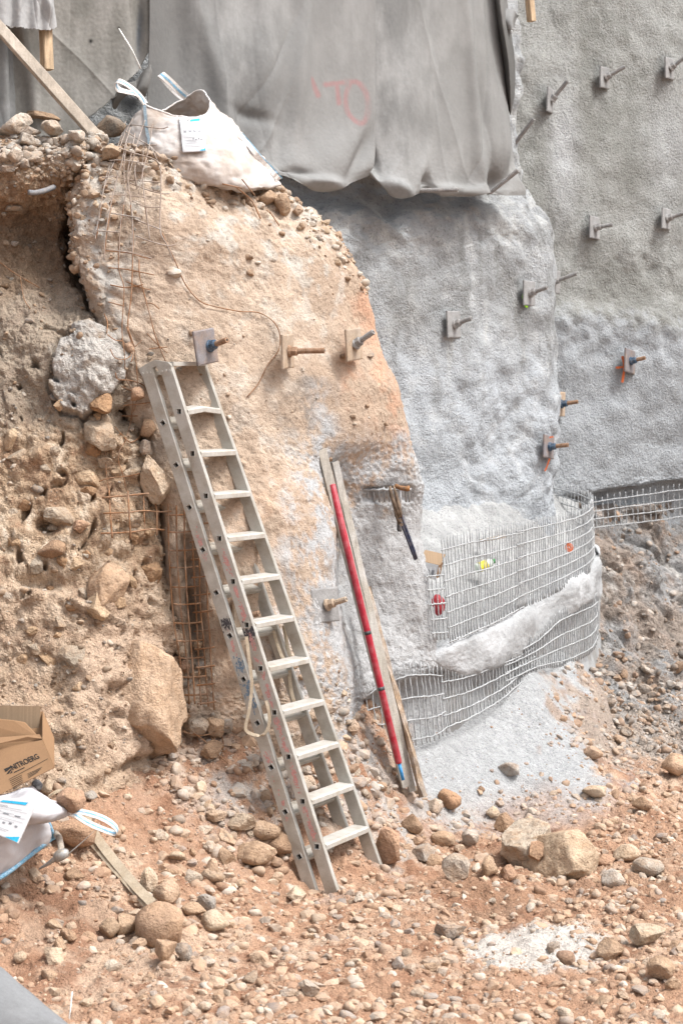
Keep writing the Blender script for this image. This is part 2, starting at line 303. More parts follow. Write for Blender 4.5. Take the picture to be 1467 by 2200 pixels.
# ------------------------------------------------------------------ tan / grey shotcrete wall behind the ladder
T = [
 [(205,325,12.28),(300,335,12.3),(400,365,12.42),(470,390,12.52),(520,400,12.62),(560,408,12.75),(605,414,12.95)],
 [(168,400,12.18),(300,400,12.2),(420,425,12.35),(500,445,12.48),(570,460,12.6),(640,478,12.75),(700,494,12.98)],
 [(152,480,12.12),(300,480,12.12),(440,495,12.28),(530,515,12.42),(610,535,12.58),(690,550,12.76),(757,562,13.02)],
 [(160,565,12.08),(300,570,12.08),(450,590,12.24),(550,605,12.4),(640,625,12.58),(725,640,12.8),(797,650,13.06)],
 [(212,660,12.05),(320,670,12.05),(460,690,12.2),(570,710,12.36),(660,730,12.56),(745,742,12.8),(816,750,13.08)],
 [(250,760,12.03),(350,780,12.02),(470,800,12.15),(580,815,12.3),(680,830,12.52),(775,842,12.8),(856,850,13.1)],
 [(274,880,12.0),(370,890,12.0),(480,905,12.12),(575,920,12.26),(655,935,12.44),(780,945,12.8),(880,950,13.14)],
 [(307,975,12.0),(390,980,11.98),(490,990,12.08),(590,1005,12.24),(676,1012,12.47),(710,1018,12.78),(897,1030,13.2)],
 [(347,1080,11.99),(410,1085,11.97),(500,1090,12.05),(610,1095,12.2),(697,1100,12.44),(726,1100,12.9),(905,1100,13.3)],
 [(368,1250,11.97),(430,1250,11.95),(510,1250,12.02),(620,1250,12.18),(716,1250,12.42),(746,1250,12.95),(918,1250,13.3)],
 [(382,1400,11.95),(450,1400,11.94),(530,1400,12.0),(640,1400,12.16),(728,1400,12.42),(766,1400,12.97),(935,1395,13.34)],
 [(392,1490,11.93),(455,1490,11.93),(540,1490,12.0),(645,1490,12.17),(736,1490,12.45),(775,1484,12.97),(945,1436,13.4)],
 [(395,1516,11.93),(459,1516,11.93),(544,1516,12.0),(648,1516,12.17),(741,1513,12.48),(780,1505,13.16),(950,1452,13.6)],
 [(398,1570,11.93),(463,1570,11.93),(548,1570,12.0),(653,1570,12.18),(748,1565,12.55),(784,1560,13.18),(956,1530,13.62)],
 [(401,1650,11.93),(466,1650,11.93),(553,1650,12.0),(656,1650,12.19),(754,1650,12.58),(790,1650,13.19),(962,1640,13.63)],
 [(405,1740,11.93),(470,1740,11.93),(560,1740,12.0),(660,1740,12.2),(760,1740,12.6),(800,1740,13.2),(970,1740,13.65)],
]
def t_row(r, upper):
    r = [np.array(q, float) for q in r]
    c6 = (r[5]+r[6])/2 if not upper else None
    out = [np.array((r[0][0]+14, r[0][1], r[0][2]+0.45)) if r[0][1] < 600 else np.array((r[0][0]-24, r[0][1], r[0][2]+0.4))]
    out += r[:6]+([(r[5]+r[6])/2] if True else [])+[r[6]]
    s = r[6]; out += [np.array((s[0]-4, s[1], s[2]+0.25)), np.array((s[0]-45, s[1]-6, s[2]+1.3))]
    return out
TC = [t_row(r, i < 7) for i, r in enumerate(T)]
back = [np.array((q[0], HOR-(HOR-q[1])*q[2]/(q[2]+1.4)-12, q[2]+1.4)) for q in TC[0]]
TC = [back, [np.array((q[0], q[1]-6, q[2]+0.12)) for q in TC[0]]]+TC
def t_disp(P, x, y):
    low = sm(1450, 1480, y)*sm(760, 790, x)
    smooth = sm(480, 640, x+0.25*(y-800))*(1-sm(900, 1000, y))
    d = 0.05*fbm(P, 1.6, 3, 0.5, 1)+0.011*fbm(P, 8, 4, 0.6, 2)*(1-0.35*smooth)
    f1, _ = cells(P, 34, 3); d += (0.011*(0.55-f1))*(1-0.5*smooth)
    d += 0.006*noise(P, 75, 9)+.009*np.abs(noise(P, 38, 10))*sm(800, 1000, y+.2*(x-400))
    rim = sm(430, 360, y-0.30*(x-300)) + 0.8*sm(330, 240, x-0.12*(y-500))*sm(1000, 700, y)
    f2, _ = cells(P, 14, 4); d += np.clip(rim, 0, 1.2)*(0.05*(0.5-f2)+0.03*fbm(P, 6, 3, 0.6, 5))
    d -= 0.16*blob(x, y, 412, 1290, 22, 190, -4)*(0.8+0.6*fbm(P, 9, 2, .5, 8))      # cavity behind the rusty mesh
    d -= 0.10*blob(x, y, 300, 930, 22, 50, 0)
    d -= 0.05*blob(x, y, 365, 860, 40, 120, 20)
    d -= 0.035*sm(770, 785, x)*sm(890, 875, x)*sm(1040, 1048, y)*sm(1082, 1072, y)     # slot with the bare bar
    return d
def t_col(P, x, y):
    n1 = fbm(P, 2.2, 4, 0.55, 20); n2 = fbm(P, 7, 4, 0.6, 21); n3 = fbm(P, 30, 3, 0.6, 22)
    c = np.tile(lin(202, 175, 148)*0.69, x.shape+(1,))
    c = mixc(c, lin(214, 189, 163)*0.70, sm(-0.2, 0.5, n1))
    c = mixc(c, lin(220, 182, 148)*0.70, .8*sm(950, 1100, y)*sm(-.4, .3, n2))
    c = mixc(c, lin(206, 202, 192)*0.66, 0.75*sm(0.0, 0.4, n2)*np.clip(1-sm(480, 720, y-0.4*x+200), 0, 1))   # lime crust
    c = mixc(c, lin(216, 206, 192)*0.68, .45*sm(.1, .5, n2+.4*n1))
    c = mixc(c, lin(220, 164, 124)*0.69, 0.9*np.clip(blob(x, y, 790, 640, 42, 100, -8)+0.9*blob(x, y, 830, 850, 45, 150, -12)+blob(x, y, 750, 820, 14, 90, -3), 0, 1)*sm(-.5, .3, n1+n2))
    c = mixc(c, lin(140, 122, 104)*0.66, 0.85*np.clip(blob(x, y, 650, 880, 60, 70, 20)+.7*blob(x, y, 670, 830, 40, 40), 0, 1)*sm(-0.5, 0.3, n2+n3))
    c = mixc(c, lin(200, 197, 190)*0.67, 0.9*np.clip(blob(x, y, 220, 560, 45, 90, -25)+blob(x, y, 200, 480, 40, 50)+0.8*blob(x, y, 250, 680, 24, 90, -18)+.5*blob(x, y, 560, 560, 16, 60, -5), 0, 1)*sm(-0.4, 0.2, n2+0.3*n3))
    g = sm(950, 1130, y+0.7*(x-800)+130*n1+110*n2+50*n3)*sm(640, 715, x+0.12*(1000-y)+25*n2)                       # cement grey lower right
    g = np.clip(g+0.95*np.clip(blob(x, y, 705, 930, 30, 120, -12)+blob(x, y, 680, 1010, 26, 60), 0, 1)*sm(-.4, .2, n2)+0.9*sm(560, 690, x+60*n1+40*n2)*sm(880, 1040, y)*sm(-.35, .35, n3+n2), 0, 1)
    c = mixc(c, lin(192, 195, 198)*0.69, g)
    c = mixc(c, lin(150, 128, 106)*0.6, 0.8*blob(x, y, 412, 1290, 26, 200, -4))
    c = c*(.92+0.14*n3+0.08*n2)[..., None]
    return np.clip(c, 0.02, 0.9)
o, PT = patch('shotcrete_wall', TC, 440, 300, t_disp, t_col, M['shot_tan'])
tag(o, 'tan to grey sprayed concrete wall with rusty anchors behind the aluminium ladder', 'wall')

# ------------------------------------------------------------------ earth bank on the left
LR = {300:(12.5,12.35,12.3,12.3), 345:(12.4,12.2,12.2,12.25), 400:(12.35,12.2,12.22,12.4), 470:(12.5,12.36,12.46,12.5), 580:(12.5,12.34,12.4,12.44), 690:(12.2,12.1,12.1,12.12), 800:(12.0,11.95,11.9,12.0), 950:(11.9,11.82,11.84,11.98), 1100:(11.7,11.68,11.75,11.97), 1300:(11.5,11.5,11.58,11.95), 1500:(11.3,11.3,11.38,11.9), 1700:(11.0,11.0,11.2,11.9), 1880:(10.8,10.8,11.1,11.9)}
RE = [(300,205),(345,175),(400,158),(470,148),(580,168),(690,222),(800,256),(950,294),(1100,346),(1300,368),(1500,386),(1700,396),(1880,400)]
LC = []
for y, re in RE:
    d = LR[y]
    LC.append([(-900,y-20,d[0]+0.6),(-200,y,d[0]),(0,y,d[1]),(re*0.55,y+4,d[2]),(re-13,y+8,d[3]),(re+10,y+8,d[3]+0.5)])
top = [(q[0], HOR-(HOR-q[1])*q[2]/(q[2]+1.3)-10, q[2]+1.3) for q in LC[0]]
LC = [top, [(q[0], q[1]-8, q[2]+0.15) for q in LC[0]]]+LC
def l_disp(P, x, y):
    Q = P*np.array([1, 1, 1.25])+.12*np.stack([fbm(P, 3, 2, .5, 39+i) for i in range(3)], -1)
    f0, i0 = cells(Q, 3.0, 30); fb_, ib = cells(Q, 7.5, 33); f2, i2 = cells(Q, 17, 34)
    hard = sm(620, 760, y)*sm(-.5, .3, fbm(P, 1.2, 2, .5, 35)+.25)
    d = 0.07*fbm(P, 1.9, 3, 0.55, 31)+0.030*fbm(P, 6.5, 4, 0.6, 32)
    d += hard*(0.10*(i0-.5)*sm(.80, .5, f0)+0.055*(ib-.5)*sm(.75, .45, fb_)+.022*(.5-fb_))+.018*(i2-.5)*sm(.7, .4, f2)+.010*(.5-f2)
    d += (1-hard)*.03*(.5-fb_)+0.009*noise(P, 45, 36)+.006*noise(P, 90, 46)
    r = ridge(P, 2.6, 2, 0.5, 37); d -= 0.09*sm(0.87, 0.97, r)*sm(640, 760, y)*sm(1400, 1250, y)       # drying cracks
    cb_ = blob(x, y, 180, 800, 72, 98, 15)+.22*fbm(P, 5, 3, .6, 47); d += 0.05*blob(x, y, 180, 800, 70, 95, 15)+.07*sm(.38, .5, cb_)-.05*sm(.30, .38, cb_)*sm(.46, .38, cb_)      # sprayed crust, slab
    d -= 0.14*blob(x, y, 100, 1125, 24, 12)+0.1*blob(x, y, 90, 1250, 60, 20)+0.10*blob(x, y, 120, 1480, 40, 40)+.10*blob(x, y, 300, 1640, 60, 14, -25)
    return d
def l_col(P, x, y):
    n1 = fbm(P, 2.0, 4, 0.55, 41); n2 = fbm(P, 7, 4, 0.6, 42); n3 = fbm(P, 26, 3, 0.6, 43)
    c = np.tile(lin(202, 168, 130)*0.68, x.shape+(1,))
    c = mixc(c, lin(218, 190, 156)*0.70, sm(-0.1, 0.5, n1+0.4*n2))
    c = mixc(c, lin(180, 136, 98)*0.66, sm(0.0, 0.45, -n2+.2*n3)*0.7); c = mixc(c, lin(166, 126, 90)*0.64, .45*sm(.15, .5, -n1)); c = mixc(c, lin(226, 204, 176)*.72, .7*sm(.1, .45, n2+.3*n3)*sm(760, 860, y))
    c = mixc(c, lin(172, 158, 140)*0.64, 0.7*sm(560, 680, y+0.25*x)*sm(980, 860, y))                       # greyer middle
    moist = sm(395, 470, y-0.15*x+40*n2)*sm(735, 610, y+0.55*x+60*n1)                                       # damp brown soil in the hollow
    c = mixc(c, lin(146, 118, 90)*0.64, 0.92*moist)
    c = mixc(c, lin(150, 108, 72)*0.62, 0.7*sm(330, 390, y)*sm(470, 420, y)*sm(-.3, .3, n2))
    c = mixc(c, lin(204, 199, 192)*0.69, 0.9*sm(.3, .5, blob(x, y, 180, 800, 72, 98, 15)+.22*fbm(P, 5, 3, .6, 47))*sm(-.8, -.1, n2))
    c = mixc(c, lin(222, 188, 156)*0.70, 0.8*sm(.2, .5, blob(x, y, 282, 1490, 120, 150, -10)))
    c = mixc(c, lin(212, 180, 150)*0.68, 0.5*sm(1150, 1300, y))
    c = mixc(c, lin(198, 194, 186)*0.66, 0.9*sm(-.05, 0.35, n2+0.4*n3)*sm(375, 310, y))
    c = mixc(c, lin(190, 186, 178)*0.66, 0.6*sm(0.2, 0.5, n2)*sm(1100, 1180, y)*sm(1330, 1260, y)*sm(120, 60, x))
    c = c*(1+0.14*n3+0.08*n2)[..., None]
    return np.clip(c, 0.015, 0.9)
o, PL = patch('earth_bank', LC, 460, 330, l_disp, l_col, M['earth'], 'structure')

# ------------------------------------------------------------------ middle shotcrete wall
mcol = [(-700,13.3),(0,13.7),(300,13.9),(480,14.05),(560,14.2),(660,14.4),(780,14.75),(900,15.2),(1020,15.75),(1110,16.15)]
mrow = [(-260,1085,.7),(0,1090,.6),(200,1096,.55),(380,1112,.5),(425,1128,.35),(460,1156,.12),(520,1176,0.02),(650,1189,0),(800,1198,-.04),(950,1193,-.08),(1060,1186,-.1),(1160,1182,-.12),(1400,1182,-.15)]
MC = [[(px, y, d+o_) for px, d in mcol]+[(sx-14, y, 16.42+o_), (sx, y, 16.6+o_), (sx-3, y, 16.85+o_), (sx-40, y, 17.5+o_)] for y, sx, o_ in mrow]
def m_disp(P, x, y):
    d = 0.07*fbm(P, 1.3, 3, 0.5, 51)+0.022*fbm(P, 4.5, 3, 0.5, 52)
    lump = sm(720, 880, y)*sm(880, 1000, x); f, _ = cells(P, 7, 53); d += lump*0.045*(0.55-f)+lump*0.015*ridge(P, 5, 3, .5, 55)
    f2, _ = cells(P, 32, 54); d += 0.007*(0.55-f2)+0.005*noise(P, 60, 56)
    d += 0.05*(ridge(P, 3, 3, .55, 57)-.4)*sm(640, 470, y+.1*(x-900))
    return d
def g_col(P, x, y, s, dark, light):
    n1 = fbm(P, 1.4, 4, 0.55, s); n2 = fbm(P, 6, 4, 0.6, s+1); n3 = fbm(P, 28, 3, 0.6, s+2)
    c = np.tile(dark, x.shape+(1,)); c = mixc(c, light, sm(-0.35, 0.5, n1+0.5*n2))
    return c, n1, n2, n3
def m_col(P, x, y):
    c, n1, n2, n3 = g_col(P, x, y, 61, lin(166, 169, 170)*0.68, lin(186, 190, 193)*0.70)
    c = mixc(c, lin(142, 141, 136)*0.66, 0.8*np.clip(blob(x, y, 860, 640, 50, 130)+blob(x, y, 1110, 660, 45, 90), 0, 1)*sm(-.5, .3, n2))
    c = mixc(c, lin(186, 193, 200)*0.70, 0.75*sm(700, 860, y+60*n1))
    c = mixc(c, lin(196, 196, 192)*0.68, 0.6*sm(560, 480, y)*sm(-.2, .3, n2))
    c = mixc(c, lin(206, 207, 206)*0.68, 0.35*sm(.1, .5, n2)); st = fbm(P*np.array([4, 4, .45]), 1.6, 3, .6, 66)
    c = mixc(c, lin(140, 141, 138)*0.66, .45*sm(.15, .5, st)*sm(420, 520, y)*sm(1000, 800, y)); c = mixc(c, lin(206, 206, 200)*0.7, .6*np.clip(blob(x, y, 967, 740, 4, 60, 3)+blob(x, y, 1040, 715, 3, 28, 12), 0, 1))
    return np.clip(c*(1+0.10*n3+0.05*n2)[..., None]*np.array([.98, 1.005, 1.03]), .02, .9)
o, PM = patch('shotcrete_wall', MC, 380, 340, m_disp, m_col, M['shot'])
tag(o, 'grey sprayed concrete wall bulging below the pinned felt sheets in the centre', 'wall')

# ------------------------------------------------------------------ far right shotcrete wall
rcol = [(980,16.95),(1100,17.05),(1190,17.2),(1300,17.5),(1467,18.0),(1700,18.7),(2300,20.5)]
rrow = [(-300,.25),(0,.15),(200,.1),(450,.02),(620,0.05),(700,-.06),(900,-.05),(1040,-.02),(1066,.02),(1078,.2),(1250,.25)]
def rb(px): return (px-1190)*-0.115
RC = [[(px, y+(rb(px) if y > 1000 else rb(px)*0.0), d+o_) for px, d in rcol] for y, o_ in rrow]
def r_disp(P, x, y):
    d = 0.06*fbm(P, 1.1, 3, 0.5, 71)+0.02*fbm(P, 4, 3, 0.5, 72)
    low = sm(640, 700, y)*sm(860, 720, y); f, _ = cells(P, 6, 73); d += low*0.06*(0.55-f)+0.03*low*ridge(P, 4, 3, .5, 75)
    f2, _ = cells(P, 28, 74); d += 0.007*(0.55-f2)+0.005*noise(P, 55, 76)
    d += 0.05*(ridge(P, 2.6, 3, .55, 77)-.4)*blob(x, y, 1400, 560, 120, 60)
    return d
def r_col(P, x, y):
    c, n1, n2, n3 = g_col(P, x, y, 81, lin(148, 150, 145)*0.66, lin(170, 173, 170)*0.68)
    c = mixc(c, lin(172, 180, 188)*0.69, 0.85*sm(650, 720, y-0.12*(x-1300)+50*n2))
    c = mixc(c, lin(200, 205, 210)*0.70, 0.7*np.clip(blob(x, y, 1210, 340, 30, 130)+.6*blob(x, y, 1440, 330, 60, 120), 0, 1))
    c = mixc(c, lin(132, 132, 125)*0.64, 0.5*blob(x, y, 1350, 400, 60, 60)+0.5*blob(x, y, 1400, 620, 120, 40)*sm(-.3, .3, n1))
    return np.clip(c*(1+0.10*n3+0.05*n2)[..., None], .02, .9)
o, PR = patch('shotcrete_wall', RC, 300, 260, r_disp, r_col, M['shot'])
tag(o, 'tall darker grey sprayed concrete wall with anchor plates at far right', 'wall')

# ------------------------------------------------------------------ bare rock face under the right wall
KC = []
for y, d0, d1 in [(1085,17.5,18.3),(1125,17.45,18.25),(1200,17.2,17.9),(1300,16.9,17.6),(1400,16.5,17.2),(1480,16.0,16.8),(1560,15.3,16.1),(1640,14.5,15.2),(1720,13.9,14.3)]:
    KC.append([(1120,y,d0-.35),(1200,y,d0-.2),(1290,y,d0),(1380,y,(d0+d1)/2),(1467,y-8,d1),(1700,y-20,d1+.8),(2300,y-40,d1+2)])
def k_disp(P, x, y):
    Q = P*np.array([1, 1, .75]); Q[..., 0] += .5*P[..., 2]
    r = ridge(Q, 1.7, 4, 0.55, 91); f, i1 = cells(Q, 3.6, 92); f2, i2 = cells(Q, 9, 93); f3, i3 = cells(Q, 20, 98)
    return 0.10*(r-.4)+0.16*(i1-.5)*sm(.75, .35, f)+0.12*(0.55-f)+0.06*(i2-.5)*sm(.7, .4, f2)+0.03*(.5-f2)+.025*(i3-.5)+0.03*fbm(P, 9, 3, .6, 94)
def k_col(P, x, y):
    n1 = fbm(P, 1.6, 4, 0.6, 95); n2 = fbm(P, 5, 4, 0.6, 96); n3 = fbm(P, 24, 3, .6, 97)
    Q = P.copy(); Q[..., 0] += P[..., 2]*0.9; n4 = fbm(Q*np.array([3, 1, 1]), 1.6, 3, .6, 98)
    c = np.tile(lin(168, 152, 138)*0.64, x.shape+(1,)); c = mixc(c, lin(164, 164, 164)*0.66, sm(-.25, .2, n1))
    c = mixc(c, lin(190, 162, 140)*0.66, .5*sm(.1, .5, n2)); c = mixc(c, lin(200, 196, 190)*0.66, .75*sm(.32, .55, n4+.2*n3))
    c = mixc(c, lin(110, 102, 94)*0.6, .7*sm(.2, .5, -n2)); c = mixc(c, lin(185, 188, 190)*0.66, .6*sm(1270, 1230, x+25*n2))
    c = mixc(c, lin(196, 172, 150)*.66, sm(1500, 1600, y+30*n2)*.6); c = mixc(c, lin(214, 212, 208)*.7, .8*np.clip(blob(x, y, 1310, 1530, 8, 55, -38)+blob(x, y, 1385, 1570, 8, 50, -25), 0, 1)*sm(-.3, .2, n3))
    return np.clip(c*(1+.16*n3)[..., None], .02, .9)
o, PK = patch('rock_slope', KC, 260, 260, k_disp, k_col, M['earth'], 'structure')

# ------------------------------------------------------------------ curved shotcrete footing (band with mesh above and below it)
bpx = [880,905,960,1010,1060,1111,1142,1192,1235,1272,1286,1268,1200]
btop = [1402,1390,1366,1350,1323,1292,1282,1256,1230,1205,1188,1164,1145]
bbot = [1444,1448,1454,1447,1430,1412,1398,1350,1308,1295,1282,1250,1220]
bd = [13.6,13.44,13.50,13.8,14.12,14.47,14.75,15.25,15.65,16.1,16.55,17.0,17.3]
BC = []
for dy, dd in [(0, 99), (0, .22), (.06, .04), (.28, -.08), (.62, -.10), (.9, -.05), (1.0, .03), (1.04, .16), (1.9, .17), (3.4, .18)]:
    row = []
    for px, a, b, d in zip(bpx, btop, bbot, bd):
        y = a+(b-a)*dy if dy <= 1.04 else b+(dy-1)*100
        row.append((px, y-8, d+.5) if dd == 99 else (px+(4 if dd < 0 else 0), y, d+dd))
    BC.append(row)
def b_disp(P, x, y):
    f, _ = cells(P, 30, 103); e = sm(.1, .5, fbm(P, 5, 3, .5, 104))
    return 0.045*fbm(P, 2.2, 2, .5, 101)+0.008*fbm(P, 9, 3, .6, 102)+0.005*(.55-f)+0.003*noise(P, 70, 105)
def b_col(P, x, y):
    c, n1, n2, n3 = g_col(P, x, y, 111, lin(172, 176, 179)*0.66, lin(192, 196, 200)*0.68)
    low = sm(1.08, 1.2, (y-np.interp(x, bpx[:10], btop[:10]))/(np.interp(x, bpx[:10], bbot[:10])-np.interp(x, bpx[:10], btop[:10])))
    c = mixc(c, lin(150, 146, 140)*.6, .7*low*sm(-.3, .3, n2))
    return np.clip(c*(1+.10*n3)[..., None], .02, .9)
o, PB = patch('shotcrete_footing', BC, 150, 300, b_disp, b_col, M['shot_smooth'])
tag(o, 'pale grey curved lip of sprayed concrete half burying the wire mesh', 'footing')

# ------------------------------------------------------------------ sloping fill between footing and wall
SP = [[(870,1076,15.0),(940,1070,15.4),(1020,1068,15.75),(1090,1070,16.1),(1150,1080,16.6),(1240,1096,17.25)]]
SP.insert(0, [(a, b-25, c+.35) for a, b, c in SP[0]])
low = [(880,1410,13.5),(960,1378,13.62),(1060,1340,14.25),(1142,1300,14.9),(1225,1262,15.7),(1272,1216,16.3)]
for f in (.33, .66, 1.0):
    SP.append([tuple(np.array(a)*(1-f)+np.array(b)*f+np.array([0, (0 if f < 1 else 4), 0])) for a, b in zip(SP[1], low)])
SP.append([(a, b+34, c-.12) for a, b, c in SP[-1]])
o, PS = patch('shotcrete_fill', SP, 160, 200, lambda P, x, y: 0.05*fbm(P, 2, 3, .5, 121)+0.02*fbm(P, 8, 4, .6, 122)+0.006*noise(P, 50, 123),
    lambda P, x, y: (lambda q: np.clip(q[0]*(1+.1*q[3]+.05*q[2])[..., None], .02, .9))(g_col(P, x, y, 125, lin(176, 179, 180)*.65, lin(194, 197, 198)*.66)), M['shot'])
tag(o, 'pale sprayed concrete fill sloping down behind the upright wire mesh', 'fill')

# ------------------------------------------------------------------ ground: pit floor and rubble slopes, one sheet
G = [(735,1925,11.32),(830,1876,11.84),(690,1935,11.2),(668,1925,11.36),(640,1932,11.2),(650,1905,11.5),(690,1900,11.52),(900,1760,12.6),(1000,1725,13.3),(1000,1630,13.6),(860,1620,13.1),(810,1560,13.0),(1140,1455,14.55),(1235,1430,15.4),(1285,1470,16.0),(1330,1540,16.0),(1400,1580,16.2),(1467,1580,16.6),(1060,1530,14.1),(930,1580,13.4),
 (1150,1600,14.0),(1250,1560,14.7),(1200,1690,13.6),(1380,1660,14.3),(1467,1655,14.5),(1300,1720,13.6),(1467,1720,13.7),(1467,1800,12.8),(1250,1800,12.8),(1080,1800,12.75),
 (640,1700,12.05),(700,1560,12.4),(745,1500,12.62),(740,1600,12.55),(800,1680,12.65),(850,1720,12.7),(560,1620,11.95),(480,1600,11.9),(400,1620,11.8),(300,1690,11.45),(150,1690,11.2),(0,1700,11.0),(-300,1700,10.9),(-900,1700,10.9),
 (0,1880,10.35),(200,1880,10.55),(400,1850,11.0),(500,1900,10.95),(250,2050,9.85),(0,2090,9.5),(450,2030,10.1),(600,1800,11.5),(560,1950,10.8),(700,1800,11.75),(625,1850,11.5),(760,1760,12.1),(-400,1900,10.2),(-400,2100,9.4)]
A = [W(*q) for q in G]
A += [np.array([x, y, 0.0]) for x, y in [(-1.9,8.8),(-1,8.6),(0,8.8),(1,9),(1.9,9),(0,10),(1,10),(1,11),(2,11),(2.5,12),(0.6,11.6),(1.4,12.2),(-.6,9.8),(.4,11.1),(-3,7),(0,6),(3,7),(4,10),(5,12)]]
A += [np.array([x, y, z]) for x, y, z in [(-2.6,12.5,.9),(-1,13,1.),(-.3,13.6,1.),(.3,14.3,1.),(1.,15.2,1.2),(1.7,16.6,1.0),(2.4,16.9,.3),(4,16.5,.1),(3.5,14.6,.1),(5,14,.1),(6,18,.8)]]
A = np.array(A)
xs = np.concatenate([[-60,-30,-15,-8,-5,-3.6], np.arange(-2.7, 3.7, 0.0155), [4.3,5.5,8,14,30,60]])
ys = np.concatenate([[-60,-30,-12,-4,1,4,6,7.4], np.arange(8.3, 16.6, 0.0185), [17,18,19,22,30,60]])
GX, GY = np.meshgrid(xs, ys)
def tps(r2): return 0.5*r2*np.log(r2+1e-9)
K = tps(((A[:, None, :2]-A[None, :, :2])**2).sum(-1))+np.eye(len(A))*0.02; Q = np.c_[np.ones(len(A)), A[:, :2]]
sol = np.linalg.solve(np.block([[K, Q], [Q.T, np.zeros((3, 3))]]), np.r_[A[:, 2], 0, 0, 0])
GZ0 = sol[-3]+sol[-2]*GX+sol[-1]*GY
for a, w in zip(A, sol): GZ0 += w*tps((GX-a[0])**2+(GY-a[1])**2)
GZ0 = np.clip(GZ0, -0.05, 1.5)*sm(6.5, 8.2, GY)*sm(30, 6, np.abs(GX))
GZ0 -= 0.75*sm(14.6, 15.6, GY)*sm(1.95, 2.35, GX-.12*(GY-15.2))
P0 = np.stack([GX, GY, GZ0], -1); gx_, gy_ = PX(np.where(P0[..., 1:2] < 1, np.array([0, 1.0, 0]), P0))
near = sm(7.5, 8.5, GY)*sm(3.9, 3.4, np.abs(GX-.4))
slope = np.clip(np.hypot(*np.gradient(GZ0, ys, xs)), 0, 1.5)
grey = np.clip(sm(1835, 1675, gy_+0.14*np.abs(gx_-1020)+45*fbm(P0, 3, 3, .5, 131))*sm(850, 900, gx_)*sm(45, -45, gx_-np.interp(gy_, [1400, 1450, 1520, 1600, 1650, 1720], [1315, 1250, 1220, 1260, 1310, 1330])+130*fbm(P0, 4, 3, .6, 132)), 0, 1)
f1, _ = cells(P0*np.array([1, 1, .4]), 12, 133); f2, _ = cells(P0*np.array([1, 1, .4]), 30, 134)
rough = (1-.75*grey)
GZ = GZ0+near*(0.05*fbm(P0, 1.7, 3, .5, 135)+rough*(0.042*fbm(P0, 5, 4, .62, 136)+.022*fbm(P0, 19, 3, .6, 138)+(0.022+.03*np.clip(slope, 0, 1))*(.5-f1)+0.010*(.5-f2)+.004*noise(P0, 80, 137)))
GZ += near*(-0.07*blob(gx_, gy_, 1050, 1960, 110, 22)-.05*blob(gx_, gy_, 930, 1900, 60, 25)+0.05*blob(gx_, gy_, 1000, 1905, 120, 22)-.07*blob(gx_, gy_, 1200, 1930, 60, 12))
PG = np.stack([GX, GY, GZ], -1)
n1 = fbm(PG, 1.2, 4, .55, 141); n2 = fbm(PG, 5, 4, .6, 142); n3 = fbm(PG, 24, 3, .6, 143)
c = np.tile(lin(201, 152, 113)*.67, GX.shape+(1,))
c = mixc(c, lin(218, 184, 152)*.70, .8*sm(-.1, .45, n1+.5*n2)); c = mixc(c, lin(176, 122, 84)*.64, .85*sm(.05, .45, -n2+.3*n1))
c = mixc(c, lin(168, 120, 82)*.62, .85*np.clip(blob(gx_, gy_, 1040, 1940, 150, 45)+blob(gx_, gy_, 1410, 1900, 90, 60)*.7+.6*blob(gx_, gy_, 130, 1980, 130, 80), 0, 1)*sm(-.6, .2, n2))
c = mixc(c, lin(222, 214, 204)*.70, .92*sm(.30, .62, blob(gx_, gy_, 1140, 2035, 170, 56)+.3*n2))
c = mixc(c, lin(188, 192, 195)*.67, grey)
dust = np.clip(sm(-.1, .3, n2+.35*n3+.1)*(blob(gx_, gy_, 560, 1680, 170, 110)+blob(gx_, gy_, 780, 1640, 70, 110)+blob(gx_, gy_, 850, 1810, 45, 80)+.6*blob(gx_, gy_, 720, 1930, 40, 18)+blob(gx_, gy_, 1000, 1750, 160, 30)), 0, 1)
c = mixc(c, lin(190, 190, 188)*.68, .85*dust)
c = mixc(c, lin(180, 166, 152)*.66, .85*sm(1080, 1180, gx_)*sm(1670, 1590, gy_)*(1-grey))
c = np.clip(c*(1+.14*n3)[..., None], .02, .9)
ground = mesh('ground', PG, gridf(*GX.shape), M['earth'], None, c, True, 'structure')
zadd(PG[8:-6, 6:-6])
def gz(x, y):
    x, y = np.asarray(x, float), np.asarray(y, float)
    j = np.clip(np.searchsorted(xs, x)-1, 0, len(xs)-2); i = np.clip(np.searchsorted(ys, y)-1, 0, len(ys)-2)
    u = (x-xs[j])/(xs[j+1]-xs[j]); v = (y-ys[i])/(ys[i+1]-ys[i])
    return (GZ[i, j]*(1-u)+GZ[i, j+1]*u)*(1-v)+(GZ[i+1, j]*(1-u)+GZ[i+1, j+1]*u)*v
